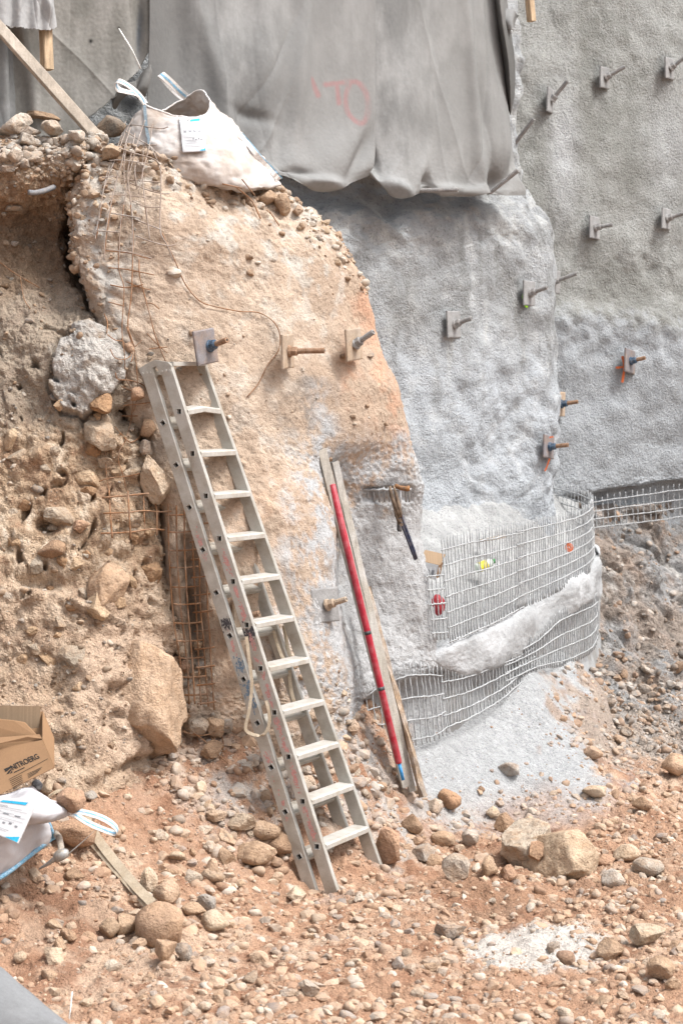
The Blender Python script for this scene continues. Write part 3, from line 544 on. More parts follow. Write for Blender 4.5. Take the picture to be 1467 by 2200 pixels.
# ------------------------------------------------------------------ felt sheets hanging over the walls
FELT_D, FELT_L = lin(146, 147, 146)*.58, lin(170, 171, 170)*.62
def cloth(name, ctrl, n, m, fold, colour, label, cut=None, parent=None):
    P = surf(Wv(ctrl), n, m); u = np.linspace(0, 1, m)[None, :]; v = np.linspace(0, 1, n)[:, None]; N = normals(P); x, y = PX(P)
    cr = np.zeros(x.shape); gg = np.random.default_rng(int(abs(ctrl[0][0][0]))+n)
    for k in range(8):
        u0, sl, w0, a0, v0 = gg.random(), gg.normal(0, .35), .008+.02*gg.random(), (.006+.012*gg.random())*gg.choice([-1, 1]), gg.random()
        cr = cr+a0*np.exp(-np.abs(u-u0-sl*v)/w0)*np.exp(-((v-v0)/.45)**2)
    P = P+N*(cr*min(1.0, m/200)+fold(P, u, v, x, y)+0.010*fbm(P*np.array([1, 1, .35]), 3.2, 2, .45, 151)+0.0015*noise(P, 45, 152))[..., None]
    C = colour(P, u, v, x, y); Fc = gridf(n, m)
    if cut is not None:
        keep = cut(P, x, y).ravel(); Fc = Fc[keep[Fc].all(1)]
    o = mesh(name, P, Fc, M['cloth'], parent, C, True)
    md = o.modifiers.new("thickness", 'SOLIDIFY'); md.thickness = 0.005; md.offset = -1
    zadd(P)
    return tag(o, label, 'felt sheet', 'felt sheets hung on the walls') if label else o
def felt(P, s, lo=FELT_D, hi=FELT_L):
    n1 = fbm(P, 1.5, 4, .55, s); n2 = fbm(P*np.array([1, 1, .3]), 9, 3, .6, s+1); n3 = fbm(P, 40, 2, .6, s+2)
    c = np.tile(lo, P.shape[:-1]+(1,)); c = mixc(c, hi, sm(-.3, .5, n1+.4*n2)); return c*(1+.10*n3)[..., None]*np.array([.985, 1.0, 1.015]), n1, n2
# sheet A: large sheet left of centre
ca = []
for y, k in [(-120,0),(60,0),(200,.02),(300,.05)]:
    ca.append([(322-4*(y > 150),y,13.32),(400,y,13.5-k),(500,y,13.72-k),(600,y,14.0-k),(700,y,14.32-k),(806,y,14.66-k)])
ca.append([(338,300,13.4),(410,330,13.52),(510,345,13.7),(600,345,13.9),(700,360,14.2),(803,352,14.56)])
ca.append([(345,330,13.4),(420,355,13.5),(515,366,13.68),(610,366,13.88),(690,398,14.14),(795,368,14.55)])
ca.append([(352,338,13.42),(427,364,13.53),(521,374,13.70),(612,378,13.90),(690,412,14.15),(792,378,14.57)])
def fa(P, u, v, x, y):
    d = 0.035*np.sin(38*u**1.1+1.5*v+0.6)*sm(.0, .3, u)*sm(1.0, .3, u)*(.35+.65*v)+0.05*blob(x, y, 455, 130, 18, 130, -12)+.05*blob(x, y, 640, 150, 20, 260, 6)-.05*blob(x, y, 395, 120, 25, 150, -6)
    d += .05*blob(x, y, 720, 330, 50, 60, 40)-.06*blob(x, y, 770, 340, 14, 60, 25)+.06*blob(x, y, 690, 392, 60, 12, 8)-.05*blob(x, y, 640, 372, 30, 8, 10)-.04*blob(x, y, 540, 250, 40, 14, 20)
    return d+0.05*blob(x, y, 560, 150, 90, 90)
strokes = [[(668,172),(682,200),(684,205)],[(700,182),(730,178),(752,176)],[(722,180),(724,200),(727,222)],[(752,178),(742,205),(746,240),(765,262),(782,262),(790,235),(786,200),(770,178),(752,176)]]
def ca_col(P, u, v, x, y):
    c, n1, n2 = felt(P, 161)
    c = mixc(c, lin(166, 167, 166)*.62, .6*sm(.45, .75, u)); c = mixc(c, lin(132, 132, 130)*.56, .5*sm(.35, .1, u))
    dm = np.full(x.shape, 99.0)
    for st in strokes:
        q = spl(np.array(st, float), 40) if len(st) > 2 else np.array(st, float)
        for a in q: dm = np.minimum(dm, np.hypot(x-a[0], y-a[1]))
    return mixc(c, lin(205, 110, 112)*.62, .42*sm(9.5, 3, dm+4*n2)*sm(-.8, .2, n1+n2))
cloth('felt_sheet', ca, 240, 300, fa, ca_col, 'large grey felt sheet with faint red spray letters hanging above the white bag')
# sheet B: right of centre, pinned along its foot
cb = []
for y, k, r in [(-120,0,1050),(60,0,1068),(200,.04,1082),(320,.08,1092)]:
    cb.append([(790,y,14.62),(850,y,14.8-k),(920,y,15.05-k),(990,y,15.32-k),(r-30,y,15.58-k),(r,y,15.72-k),(r+10,y,16.05)])
cb.append([(792,360,14.58),(845,382,14.66),(920,382,14.95),(985,392,15.2),(1045,388,15.5),(1075,388,15.66),(1112,372,15.95)])
cb.append([(793,368,14.56),(845,412,14.64),(918,400,14.96),(985,414,15.16),(1050,404,15.5),(1082,410,15.68),(1128,404,16.0)])
cb.append([(796,373,14.58),(850,426,14.66),(916,410,14.99),(985,424,15.18),(1055,414,15.52),(1085,420,15.70),(1128,420,16.02)])
def fb(P, u, v, x, y):
    d = 0.018*np.sin(30*u+2*v)*v+0.05*blob(x, y, 1010, 120, 12, 260, -5)-.03*blob(x, y, 1040, 250, 12, 150, -8)+.06*blob(x, y, 850, 402, 36, 14, 25)+.05*blob(x, y, 985, 410, 50, 10, 4)
    return d-.05*blob(x, y, 915, 392, 12, 18)-.05*blob(x, y, 1062, 396, 12, 18)-.06*blob(x, y, 800, 340, 10, 40, -20)+.03*blob(x, y, 905, 380, 10, 60, 10)
cloth('felt_sheet', cb, 240, 240, fb, lambda P, u, v, x, y: mixc(felt(P, 171)[0], lin(166, 167, 165)*.62, np.broadcast_to(.5*sm(.1, .5, u), x.shape)), 'grey felt sheet pinned along its foot at the right of the row')
# folded edge strip right of B
cs = [[(1046,-120,15.85),(1060,-120,15.62),(1076,-120,15.85)],[(1060,40,15.85),(1078,40,15.60),(1094,40,15.9)],[(1074,130,15.85),(1092,130,15.62),(1104,130,15.95)],[(1080,200,15.9),(1096,205,15.7),(1106,200,16.0)],[(1090,236,15.95),(1096,246,15.85),(1101,236,16.0)]]
cloth('felt_sheet', cs, 90, 30, lambda P, u, v, x, y: 0*x, lambda P, u, v, x, y: felt(P, 175, lin(120, 119, 116)*.6, lin(150, 149, 146)*.6)[0], 'narrow dark folded felt edge curling beside the pinned sheet')
cs = [[(1086,18,15.75),(1104,26,15.8),(1118,32,15.9)],[(1082,40,15.7),(1098,48,15.72),(1112,44,15.85)],[(1088,56,15.72),(1100,66,15.72),(1108,62,15.85)]]
cloth('felt_scrap', cs, 24, 24, lambda P, u, v, x, y: .02*np.sin(5*u)+0*x, lambda P, u, v, x, y: felt(P, 176)[0], 'small loose grey felt scrap hanging by the top wooden stake')
# pale strip between A and B
cs = [[(768,-120,14.72),(796,-120,14.7)],[(772,60,14.74),(798,60,14.72)],[(782,150,14.76),(800,150,14.74)],[(788,200,14.78),(800,200,14.76)]]
cloth('felt_strip', [[q, tuple((np.array(q)+np.array(r))/2), r] for q, r in cs], 60, 12, lambda P, u, v, x, y: 0*x, lambda P, u, v, x, y: felt(P, 178, lin(160, 166, 172)*.66, lin(172, 178, 184)*.66)[0], 'pale bluish felt strip showing between the two large sheets')
# left sheet with the slanting torn foot
cl = [[(-420,y,12.5),(-150,y,12.75),(0,y,12.98),(100,y,13.1),(200,y,13.22),(280,y,13.3),(322,y,13.34)] for y in (-140, 0, 90, 180, 270, 345)]
def cut(P, x, y):
    edge = np.interp(x, [-500, 120, 185, 222, 250, 262, 300, 318, 326], [345, 345, 258, 232, 205, 190, 150, 116, 100])
    return y < edge+4*noise(P, 30, 181)
def fl(P, u, v, x, y):
    return .03*np.sin(55*u)*sm(.75, .3, u)*(.4+v)*.5+.05*blob(x, y, 60, 160, 14, 120, -8)-.05*blob(x, y, 300, 60, 12, 120)+.05*blob(x, y, 280, 190, 60, 14, -48)
def clc(P, u, v, x, y):
    c, n1, n2 = felt(P, 183, lin(146, 144, 136)*.58, lin(172, 169, 162)*.60)
    c = mixc(c, lin(100, 116, 132)*.55, .7*blob(x, y, 302, 70, 6, 55, 3)); c = mixc(c, (.01, .01, .01), np.clip(blob(x, y, 196, 88, 4, 5)+blob(x, y, 256, 60, 3, 3), 0, 1))
    return c
cloth('felt_sheet', cl, 260, 420, fl, clc, 'grey felt sheet with slanting torn foot hanging above the earth bank', cut)
cs = [[(238,212,13.3),(280,175,13.25),(322,140,13.3)],[(246,222,13.36),(290,200,13.22),(320,160,13.3)],[(270,205,13.4),(300,205,13.34),(318,182,13.38)]]
cloth('felt_flap', cs, 30, 50, lambda P, u, v, x, y: .04*np.sin(7*u+4*v), lambda P, u, v, x, y: felt(P, 187, lin(130, 128, 124)*.58, lin(150, 148, 144)*.58)[0], 'crumpled felt flap curling under the slanting torn edge')
# narrower sheet overlapping at the left, beside a dark slit
cs = [[(-400,y,12.3),(-150,y,12.6),(-30,y,12.82),(8+16*(y+140)/490,y,12.9),(14+20*(y+140)/490,y,12.96)] for y in (-140, 60, 160, 260, 345)]
cloth('felt_sheet', cs, 120, 120, lambda P, u, v, x, y: .02*np.sin(20*u), lambda P, u, v, x, y: felt(P, 189)[0], 'grey felt sheet edge at far left beside the leaning board')
# pale sheet top left, frayed foot
cs = [[(-300,y,12.4),(-120,y,12.62),(0,y,12.75),(40,y,12.8),(80,y,12.84),(104,y,12.88),(116+6*(y > 30),y,12.95)] for y in (-140, -60, 0, 50, 70)]
def cutp(P, x, y): return y < np.interp(x, [-400, 8, 45, 105, 118, 125], [57, 57, 60, 66, 62, 54])+3*noise(P, 60, 191)
cloth('felt_sheet', cs, 120, 200, lambda P, u, v, x, y: .02*np.sin(40*u)*sm(1, .6, u)+.04*blob(x, y, 100, 10, 8, 40, -14), lambda P, u, v, x, y: felt(P, 193, lin(184, 184, 184)*.68, lin(198, 198, 198)*.68)[0], 'pale felt sheet with frayed foot at the top left corner', cutp)

# ------------------------------------------------------------------ ladder
def ladder():
    r = np.array([0.455, 0.890, 0]); r /= np.linalg.norm(r)             # along the treads, towards the far rail
    out = np.array([r[1], -r[0], 0])                                     # climbing side
    foot = W(716, 1922, 11.33); topc = W(357, 786, 11.86)                # near rail of the climbing section
    footf = W(812, 1876, 11.86); topf = W(430, 786, 12.12)               # far rail
    base = (foot+footf)/2
    root = thing('step_ladder', base, 'dusty folded aluminium step ladder leaning against the tan wall', 'ladder')
    w, th = 0.082, 0.026
    def rail(a, b, hole_ang, name, label=None, hs=None, shift=np.zeros(3)):
        a, b = a+shift, b+shift; ax = (b-a); L = np.linalg.norm(ax); ax = ax/L
        nrm = -r-ax*(-r@ax); nrm /= np.linalg.norm(nrm)                 # outer face direction
        wd = np.cross(ax, nrm); wd *= np.sign(wd@out)                    # across the rail, to the climbing side
        e = 0.004
        V, Fc = [], []
        def p(s, t, n): V.append(a+ax*s+wd*t+nrm*n); return len(V)-1
        holes = hs or []; hsz = 0.0150
        cuts = sorted([0.0, L]+[h-0.036 for h in holes]+[h+0.036 for h in holes])
        # outer face with square openings
        for i in range(len(cuts)-1):
            s0, s1 = cuts[i], cuts[i+1]; q = [p(s0, -w/2+e, th/2), p(s0, w/2-e, th/2), p(s1, w/2-e, th/2), p(s1, -w/2+e, th/2)]
            h = [x for x in holes if abs(x-(s0+s1)/2) < 0.01]
            if not h: Fc.append(tuple(q)); continue
            k = []; c_, d_ = h[0], 0.0
            for j in range(4):
                an = math.radians(hole_ang+45+90*j-180); k.append((c_+hsz*1.41*math.sin(an), d_+hsz*1.41*math.cos(an)))
            # order the opening's corners to match the quad's corners
            order = [min(range(4), key=lambda m: (k[m][0]-x)**2+(k[m][1]-y)**2) for x, y in ((s0, -w/2), (s0, w/2), (s1, w/2), (s1, -w/2))]
            if len(set(order)) < 4:
                st = order[0]; sg = 1 if ((k[1][0]-k[0][0])*(k[2][1]-k[0][1])-(k[1][1]-k[0][1])*(k[2][0]-k[0][0])) < 0 else -1
                order = [(st+sg*j) % 4 for j in range(4)]
            kk = [p(k[m][0], k[m][1], th/2) for m in order]
            for j in range(4): Fc.append((q[j], q[(j+1) % 4], kk[(j+1) % 4], kk[j]))
        # other faces
        A0 = [(-w/2+e, th/2), (w/2-e, th/2), (w/2, th/2-e), (w/2, -th/2), (-w/2, -th/2), (-w/2, th/2-e)]
        i0 = [p(0, *q) for q in A0]; i1 = [p(L, *q) for q in A0]
        for j in range(1, 6): Fc.append((i0[j], i0[(j+1) % 6], i1[(j+1) % 6], i1[j]))
        Fc += [tuple(i0[::-1]), tuple(i1)]
        o = mesh(name, np.array(V), Fc, M['alu'], root)
        if label: o["label"] = label
        return o, a, b, ax, nrm, wd, L
    back_off = -out*0.135+np.array([0, 0, -0.012])
    n = 12
    tops = 0.985
    def pos(a, b, f): return a+(b-a)*f
    fr = [0.092+i*(1.0-0.092-0.015)/10.86 for i in range(11)]           # tread heights, from the foot up
    fr = [0.088+i*0.0822 for i in range(11)]
    Lr = np.linalg.norm(topc-foot)
    for tag_, sh, ang in (('front', np.zeros(3), -20), ('rear', back_off, 15)):
        hs = [f*Lr for f in (fr if tag_ == 'front' else [f-0.019 for f in fr])]
        bot = -0.0 if tag_ == 'front' else 0.0
        o1, a1, b1, ax, nrm, wd, L = rail(foot, topc, ang, 'rail', None, hs, sh)
        Lf = np.linalg.norm(topf-footf); o2, a2, b2, ax2, nrm2, wd2, L2 = rail(footf, topf, ang, 'rail', None, None, sh)
        for i, h in enumerate(hs):
            pa = a1+ax*h; pb = a2+ax2*(h/L*L2); d = pb-pa; ln = np.linalg.norm(d); d /= ln
            q0, q1 = pa+d*th*0.45, pb-d*th*0.45
            zz = np.array([0, 0, 1.0]); x = np.cross(d, zz); x /= np.linalg.norm(x); x *= np.sign(x@out)
            if tag_ == 'front':                                          # level treads, chamfered front edge
                up = np.cross(x, d); up *= np.sign(up[2]); V, Fc = [], []
                tl = x*math.cos(.06)+up*math.sin(-.06); tn = np.cross(d, tl); tn *= np.sign(tn[2])
                prof = [(-.048, .016), (.036, .016), (.050, .008), (.050, -.016), (.044, -.02), (.044, -.006), (-.042, -.006), (-.042, -.016), (-.048, -.016)]
                if i == 10: prof = [(a_*1.0, b_) for a_, b_ in prof]
                ne = 3
                for s in range(ne):
                    c0 = q0+(q1-q0)*s/(ne-1)+tn*(0.016 if (i == 10 and s == 1) else 0)
                    for a_, b_ in prof: V.append(c0+tl*a_+tn*b_)
                k = len(prof); Fc = [(s*k+j, s*k+(j+1) % k, (s+1)*k+(j+1) % k, (s+1)*k+j) for s in range(ne-1) for j in range(k)]+[tuple(range(k))[::-1], tuple(range((ne-1)*k, ne*k))]
                mesh('tread', np.array(V), Fc, M['alu_bright'], root)
            else:                                                        # tilted ribbed rungs of the folded section
                tl = -x*math.cos(.78)+zz*math.sin(.78); tn = np.cross(d, tl)
                V, Fc = [], []; prof = [(-.040, .012), (-.034, .017), (-.02, .010), (.02, .010), (.034, .017), (.040, .012), (.040, -.012), (-.040, -.012)]
                for s in range(2):
                    for a_, b_ in prof: V.append(q0+(q1-q0)*s+tl*a_+tn*b_)
                k = len(prof); Fc = [(j, (j+1) % k, k+(j+1) % k, k+j) for j in range(k)]+[tuple(range(k))[::-1], tuple(range(k, 2*k))]
                mesh('rung', np.array(V), Fc, M['alu'], root)
            # rung tube end: a square collar standing proud round a real opening
            V, Fc = [], []; an0 = math.radians(ang)
            ex = ax*math.sin(an0)+wd*math.cos(an0); ey = ax*math.cos(an0)-wd*math.sin(an0); c0 = pa+nrm*(th/2)
            rings = [(.0180, -.002), (.0180, .004), (.0142, .004), (.0136, -.022)]
            for hz, dz in rings:
                for sx, sy in ((-1, -1), (1, -1), (1, 1), (-1, 1)): V.append(c0+ex*sx*hz+ey*sy*hz+nrm*dz)
            Fc = [(g*4+j, g*4+(j+1) % 4, g*4+4+(j+1) % 4, g*4+4+j) for g in range(3) for j in range(4)]
            col_ = mesh('rung_end', np.array(V), Fc, M['alu_bright'], root)
            V = [c0+ex*sx*.0138+ey*sy*.0138-nrm*.0215 for sx, sy in ((-1, -1), (1, -1), (1, 1), (-1, 1))]
            mesh('rung_bore_shade', np.array(V), [(0, 1, 2, 3)], M['dark'], col_)  # dark sheet closing the tube: the shade of its hollow, painted
        # feet
        for a_, axx, nn, ww in ((a1, ax, nrm, wd), (a2, ax2, nrm2, wd2)):
            V, Fc = box(a_-axx*.012, (ww, nn, axx), (w/2+.004, th/2+.004, .022)); mesh('foot', V, Fc, M['shoe'], root)
        # worn paint and scuffs, thin coats on the near rail
        if True:
            r_ = np.random.default_rng(5 if tag_ == 'front' else 6)
            spots = ([(s, 'r') for s in np.linspace(.36, 2.0, 11)]+[(1.60, 'k'), (1.58, 'k'), (1.55, 'k')]) if tag_ == 'front' else [(.5, 'r'), (.78, 'r'), (1.62, 'k'), (1.52, 'r'), (1.36, 'b'), (1.26, 'b'), (1.16, 'b'), (2.1, 'r')]
            for kk in 'rkb':
                V, Fc = [], []
                for s, kc in spots:
                    if kc != kk: continue
                    L0 = {'r': .10, 'k': .05, 'b': .10}[kc]
                    for _ in range(60 if kc != 'k' else 90):
                        ss = s+r_.normal(0, L0*.38); tt = r_.normal(0 if kc != 'b' else .01, .007 if kc == 'r' else (.02 if kc == 'k' else .015)); tt = max(min(tt, w/2-.008), -w/2+.008)
                        if min(abs(ss-h) for h in hs)+abs(tt)*.5 < .034: continue
                        l_, h_ = abs(r_.normal(.008, .007))+.002, abs(r_.normal(.002, .0015))+.0008; b0 = len(V)
                        for sx, sy in ((-1, -1), (1, -1), (1, 1), (-1, 1)): V.append(a1+ax*(ss+sx*l_*.5)+wd*(tt+sy*h_)+nrm*(th/2+.0012+.0002*r_.random()))
                        Fc.append((b0, b0+1, b0+2, b0+3))
                if V: mesh('worn_paint', np.array(V), Fc, M[{'r': 'wornred', 'k': 'scuff', 'b': 'wornblue'}[kk]], root, kind='stuff')
    # hinge plates and top tread joining the two sections
    ax = (topc-foot)/np.linalg.norm(topc-foot); axf = (topf-footf)/np.linalg.norm(topf-footf)
    for c1, a_ in ((topc, ax), (topf, axf)):
        nn = -r-a_*(-r@a_); nn /= np.linalg.norm(nn)
        for sh in (np.zeros(3), back_off):
            cc = c1+sh; mid = c1+back_off*0.52+np.array([0, 0, .030])
            ring = [cc+out*.045+a_*.0, cc+out*.03-a_*.055, cc-out*.05-a_*.055, cc-out*.058-a_*.0, mid+np.array([0, 0, -.03]), mid+np.array([0, 0, .012]), cc+out*.03+a_*.022] if sh @ sh == 0 else [cc+out*.05-a_*.0, cc+out*.05-a_*.055, cc-out*.04-a_*.055, cc-out*.05-a_*.02, cc-out*.045-a_*.0, mid+np.array([0, 0, .012]), mid+np.array([0, 0, -.03])]
            k = len(ring); V = [q+nn*(th/2+.003) for q in ring]+[q-nn*(th/2+.003) for q in ring]
            Fc = [tuple(range(k)), tuple(range(k, 2*k))[::-1]]+[(j, k+j, k+(j+1) % k, (j+1) % k) for j in range(k)]
            h = mesh('hinge_plate', np.array(V), Fc, M['alu'], root)
            for q in (cc+out*.0-a_*.03, cc-out*.03-a_*.035, cc+out*.025-a_*.03):
                V, Fc = tube([q+nn*(th/2+.002), q+nn*(th/2+.007)], .007, 8); mesh('rivet', V, Fc, M['alu_bright'], h)
    d = topf-topc; d /= np.linalg.norm(d); V, Fc = box((topc+topf)/2+np.array([0, 0, .012]), (d, out, (0, 0, 1)), (np.linalg.norm(topf-topc)/2-.004, .05, .012)); mesh('top_tread', V, Fc, M['alu_bright'], root)
    V, Fc = box((topc+topf)/2+back_off+np.array([0, 0, -.03]), (d, out, (0, 0, 1)), (np.linalg.norm(topf-topc)/2-.004, .045, .012)); mesh('top_tread', V, Fc, M['alu'], root)
M['wornred'] = material('worn_red_paint', color=(0.52, 0.27, 0.25), bump=0, rough=0.7, var=.2, vscale=40)
M['scuff'] = material('black_scuff', color=(0.07, 0.065, 0.07), bump=0, rough=0.8)
M['wornblue'] = material('worn_blue_paint', color=(0.15, 0.22, 0.30), bump=0, rough=0.8, var=.3, vscale=40)
ladder()

# ------------------------------------------------------------------ ground anchors: plate, nut, threaded bar
WN = np.array([0.70, -0.70, 0.10])
def anchor(px, py, label, d=None, size=0.2, n=WN, up=(0, 0, 1), rod=0.15, rdir=None, plate='dustplate', nut='greyrod', bar='greyrod', noplate=False, shift=(0, 0), lift=.03):
    d = d or depth(px, py, 3); c = W(px, py, d-lift)
    n = np.array(n, float); n /= np.linalg.norm(n); up = np.array(up, float); up -= n*(up@n); up /= np.linalg.norm(up); sx = np.cross(up, n)
    rdir = np.array(rdir if rdir is not None else n, float); rdir /= np.linalg.norm(rdir)
    ga = np.random.default_rng(int(px*7+py)); size *= .92+.16*ga.random(); up = up+sx*ga.normal(0, .05); up /= np.linalg.norm(up); rod *= .9+.2*ga.random()
    root = thing('rock_anchor', c, label, 'anchor', 'rock anchors in the sprayed walls')
    if not noplate:
        h = size/2; e = .008; V = []
        for z, k in ((-.008, 1), (.004, 1), (.008, 1-e/h)):
            for a, b in ((-1, -1), (1, -1), (1, 1), (-1, 1)): V.append(c+sx*a*h*k*.98+up*b*h*k+n*z)
        Fc = [(g*4+j, g*4+(j+1) % 4, g*4+4+(j+1) % 4, g*4+4+j) for g in (0, 1) for j in range(4)]+[(3, 2, 1, 0), (8, 9, 10, 11)]
        mesh('plate', np.array(V), Fc, M[plate], root)
        q = c+sx*shift[0]+up*shift[1]+n*.008
        V, Fc = tube([q, q+rdir*.014, q+rdir*.016], [.040, .036, .03], 14); mesh('washer', V, Fc, M[nut], root)
        V, Fc = tube([q+rdir*.014, q+rdir*.048], .031, 6); nn = mesh('nut', V, Fc, M[nut], root)
        V, Fc = tube([q+rdir*.048, q+rdir*.056], [.029, .022], 10); mesh('nut_collar', V, Fc, M[nut], nn)
        s0 = .05
    else: q = c; s0 = -.06
    m = int((rod-s0)/.0125)*2+2; P = [q+rdir*(s0+(rod-s0)*i/(m-1)) for i in range(m)]; R = [.0165 if i % 2 else .0190 for i in range(m)]
    V, Fc = tube(P, R, 10); bo = mesh('threaded_bar', V, Fc, M[bar], root)
    V, Fc = tube([P[-1], P[-1]+rdir*.0015], [.008, .007], 8); mesh('bore_shade', V, Fc, M['dark'], bo)  # no hole cut: a dark disc painted as the shade of a hollow end
    return root
anchor(442, 745, 'anchor with steel plate and blue nut just above the ladder top', 12.05, n=(.83, -.55, .05), up=(-.28, 0, 1), rod=.15, rdir=(.72, -.62, .22), plate='steelplate', nut='bluenut', bar='rustrod', shift=(.03, 0), lift=.08)
anchor(618, 755, 'rusty anchor with long bar pointing right, curled wire passing its plate', 12.33, n=(.95, -.3, .0), up=(-.22, 0, 1), rod=.22, rdir=(.97, -.2, .02), plate='tanplate', nut='rustrod', bar='rustrod', lift=.05)
anchor(760, 740, 'pale plate anchor near the orange-stained edge of the tan wall', 12.75, n=(.87, -.48, .0), up=(-.22, 0, 1), rod=.17, rdir=(.75, -.5, .5), plate='tanplate', nut='greyrod', bar='greyrod', lift=.05)
anchor(698, 1300, 'anchor with pale plate beside the leaning red pipe', 12.38, n=(.62, -.78, .05), up=(-.02, 0, 1), rod=.14, rdir=(.85, -.4, .3), plate='dustplate', nut='tanplate', bar='tanplate', shift=(.01, .0), lift=.05)
anchor(517, 1325, 'anchor with blue nut half hidden behind the middle of the ladder', 12.0, n=(.93, -.36, 0), up=(-.2, 0, 1), rod=.12, rdir=(.9, -.3, .2), plate='tanplate', nut='bluenut', bar='rustrod')
anchor(974, 697, 'grey dusted anchor low on the central grey wall', None, n=(.84, -.53, .02), up=(-.06, 0, 1), rod=.17, rdir=(.8, -.5, .28), lift=.04)
anchor(1136, 630, 'grey anchor with a lime green paint dab at its plate', None, n=(.84, -.53, .02), up=(.0, 0, 1), rod=.16, rdir=(.8, -.5, .26), lift=.05)
anchor(1186, 606, 'anchor bar just poking out past the central wall edge', 17.1, n=(.66, -.74, .02), rod=.22, rdir=(.86, -.35, .3), lift=0)
anchor(1298, 167, 'grey anchor in the upper middle of the far right wall', None, n=(.84, -.53, .02), up=(-.08, 0, 1), rod=.19, rdir=(.8, -.3, .42), lift=.05)
anchor(1437, 147, 'topmost grey anchor at the right edge of the picture', None, n=(.84, -.53, .02), up=(-.06, 0, 1), rod=.2, rdir=(.75, -.3, .55), lift=.05)
anchor(1182, 216, 'grey anchor with steep bar right of the felt sheets', None, n=(.93, -.35, .0), rod=.2, rdir=(.62, -.3, .75), lift=.05)
anchor(1108, 305, 'bare bar angling up out of the wall beside the felt edge', 16.75, noplate=True, rod=.26, rdir=(.58, -.4, .75))
anchor(1276, 489, 'grey anchor in the centre of the far right wall', None, n=(.84, -.53, .02), up=(.05, 0, 1), rod=.16, rdir=(.88, -.4, .12), lift=.05)
anchor(1430, 470, 'grey anchor at the right edge halfway down the wall', None, n=(.84, -.53, .02), up=(.04, 0, 1), rod=.16, rdir=(.85, -.4, .25), lift=.05)
anchor(1352, 776, 'dark steel anchor with blue nut and orange paint cross', None, n=(.84, -.53, .02), up=(.24, 0, 1), rod=.14, rdir=(.85, -.4, .2), plate='steelplate', nut='bluenut', bar='rustrod', lift=.06)
anchor(1203, 868, 'blue nut anchor just right of the central wall edge', 17.1, n=(.88, -.45, 0), up=(.05, 0, 1), rod=.14, rdir=(.85, -.4, .12), plate='tanplate', nut='bluenut', bar='rustrod', lift=0)
anchor(1178, 960, 'lowest blue nut anchor, brown plate with orange edge, above the mesh ring', None, n=(.84, -.53, .02), up=(.22, 0, 1), rod=.15, rdir=(.85, -.4, .1), plate='steelplate', nut='bluenut', bar='rustrod', lift=.06)
anchor(918, 409, 'short bar pinning the felt foot, pointing sideways', 14.95, noplate=True, rod=.24, rdir=(.95, -.3, -.02), lift=.06)
anchor(1064, 404, 'short bar pinning the felt foot, pointing up right', 15.5, noplate=True, rod=.24, rdir=(.8, -.3, .62), lift=.06)

# ------------------------------------------------------------------ spray paint marks on the walls
def dab(name, pts, w, mat, label, off=.004):
    dm_ = min(depth(a_[0]+i_, a_[1]+j_, 1) for l_ in pts for a_ in l_ for i_ in (-4, 0, 4) for j_ in (-4, 0, 4))
    root = thing(name, W(pts[0][0][0], pts[0][-1][1], dm_), label, 'paint mark')
    for k_, line in enumerate(pts):
        V, Fc = [], []; line = np.array(line, float); q = spl(line, max(6, int(len(line)*7)))
        for i in range(len(q)):
            t = q[min(i+1, len(q)-1)]-q[max(i-1, 0)]; t = t/(np.linalg.norm(t)+1e-9); nrm = np.array([-t[1], t[0]]); ww = w*(.75+.4*rng.random())
            for s in (-1, 0, 1): a = q[i]+nrm*s*ww/2; V.append(W(a[0], a[1], dm_-off-.003*k_))
            if i: b = len(V)-6; Fc += [(b, b+1, b+4, b+3), (b+1, b+2, b+5, b+4)]
        mesh('stroke', np.array(V), Fc, M[mat], root)
    return root
dab('paint_mark', [[(1336, 765), (1340, 790), (1336, 822)], [(1322, 790), (1332, 789), (1345, 788)]], 5, 'orange', 'orange spray cross on grey wall beside the dark anchor plate')
dab('paint_mark', [[(1180, 985), (1175, 1000), (1170, 1012)], [(1188, 938), (1178, 942), (1174, 960)]], 3.5, 'orange', 'thin orange spray streak below the lowest blue nut anchor')
dab('paint_mark', [[(1124, 630), (1123, 640), (1127, 648)], [(1127, 655), (1129, 658), (1133, 660)]], 4, 'limespray', 'lime green paint dab at the grey anchor plate')
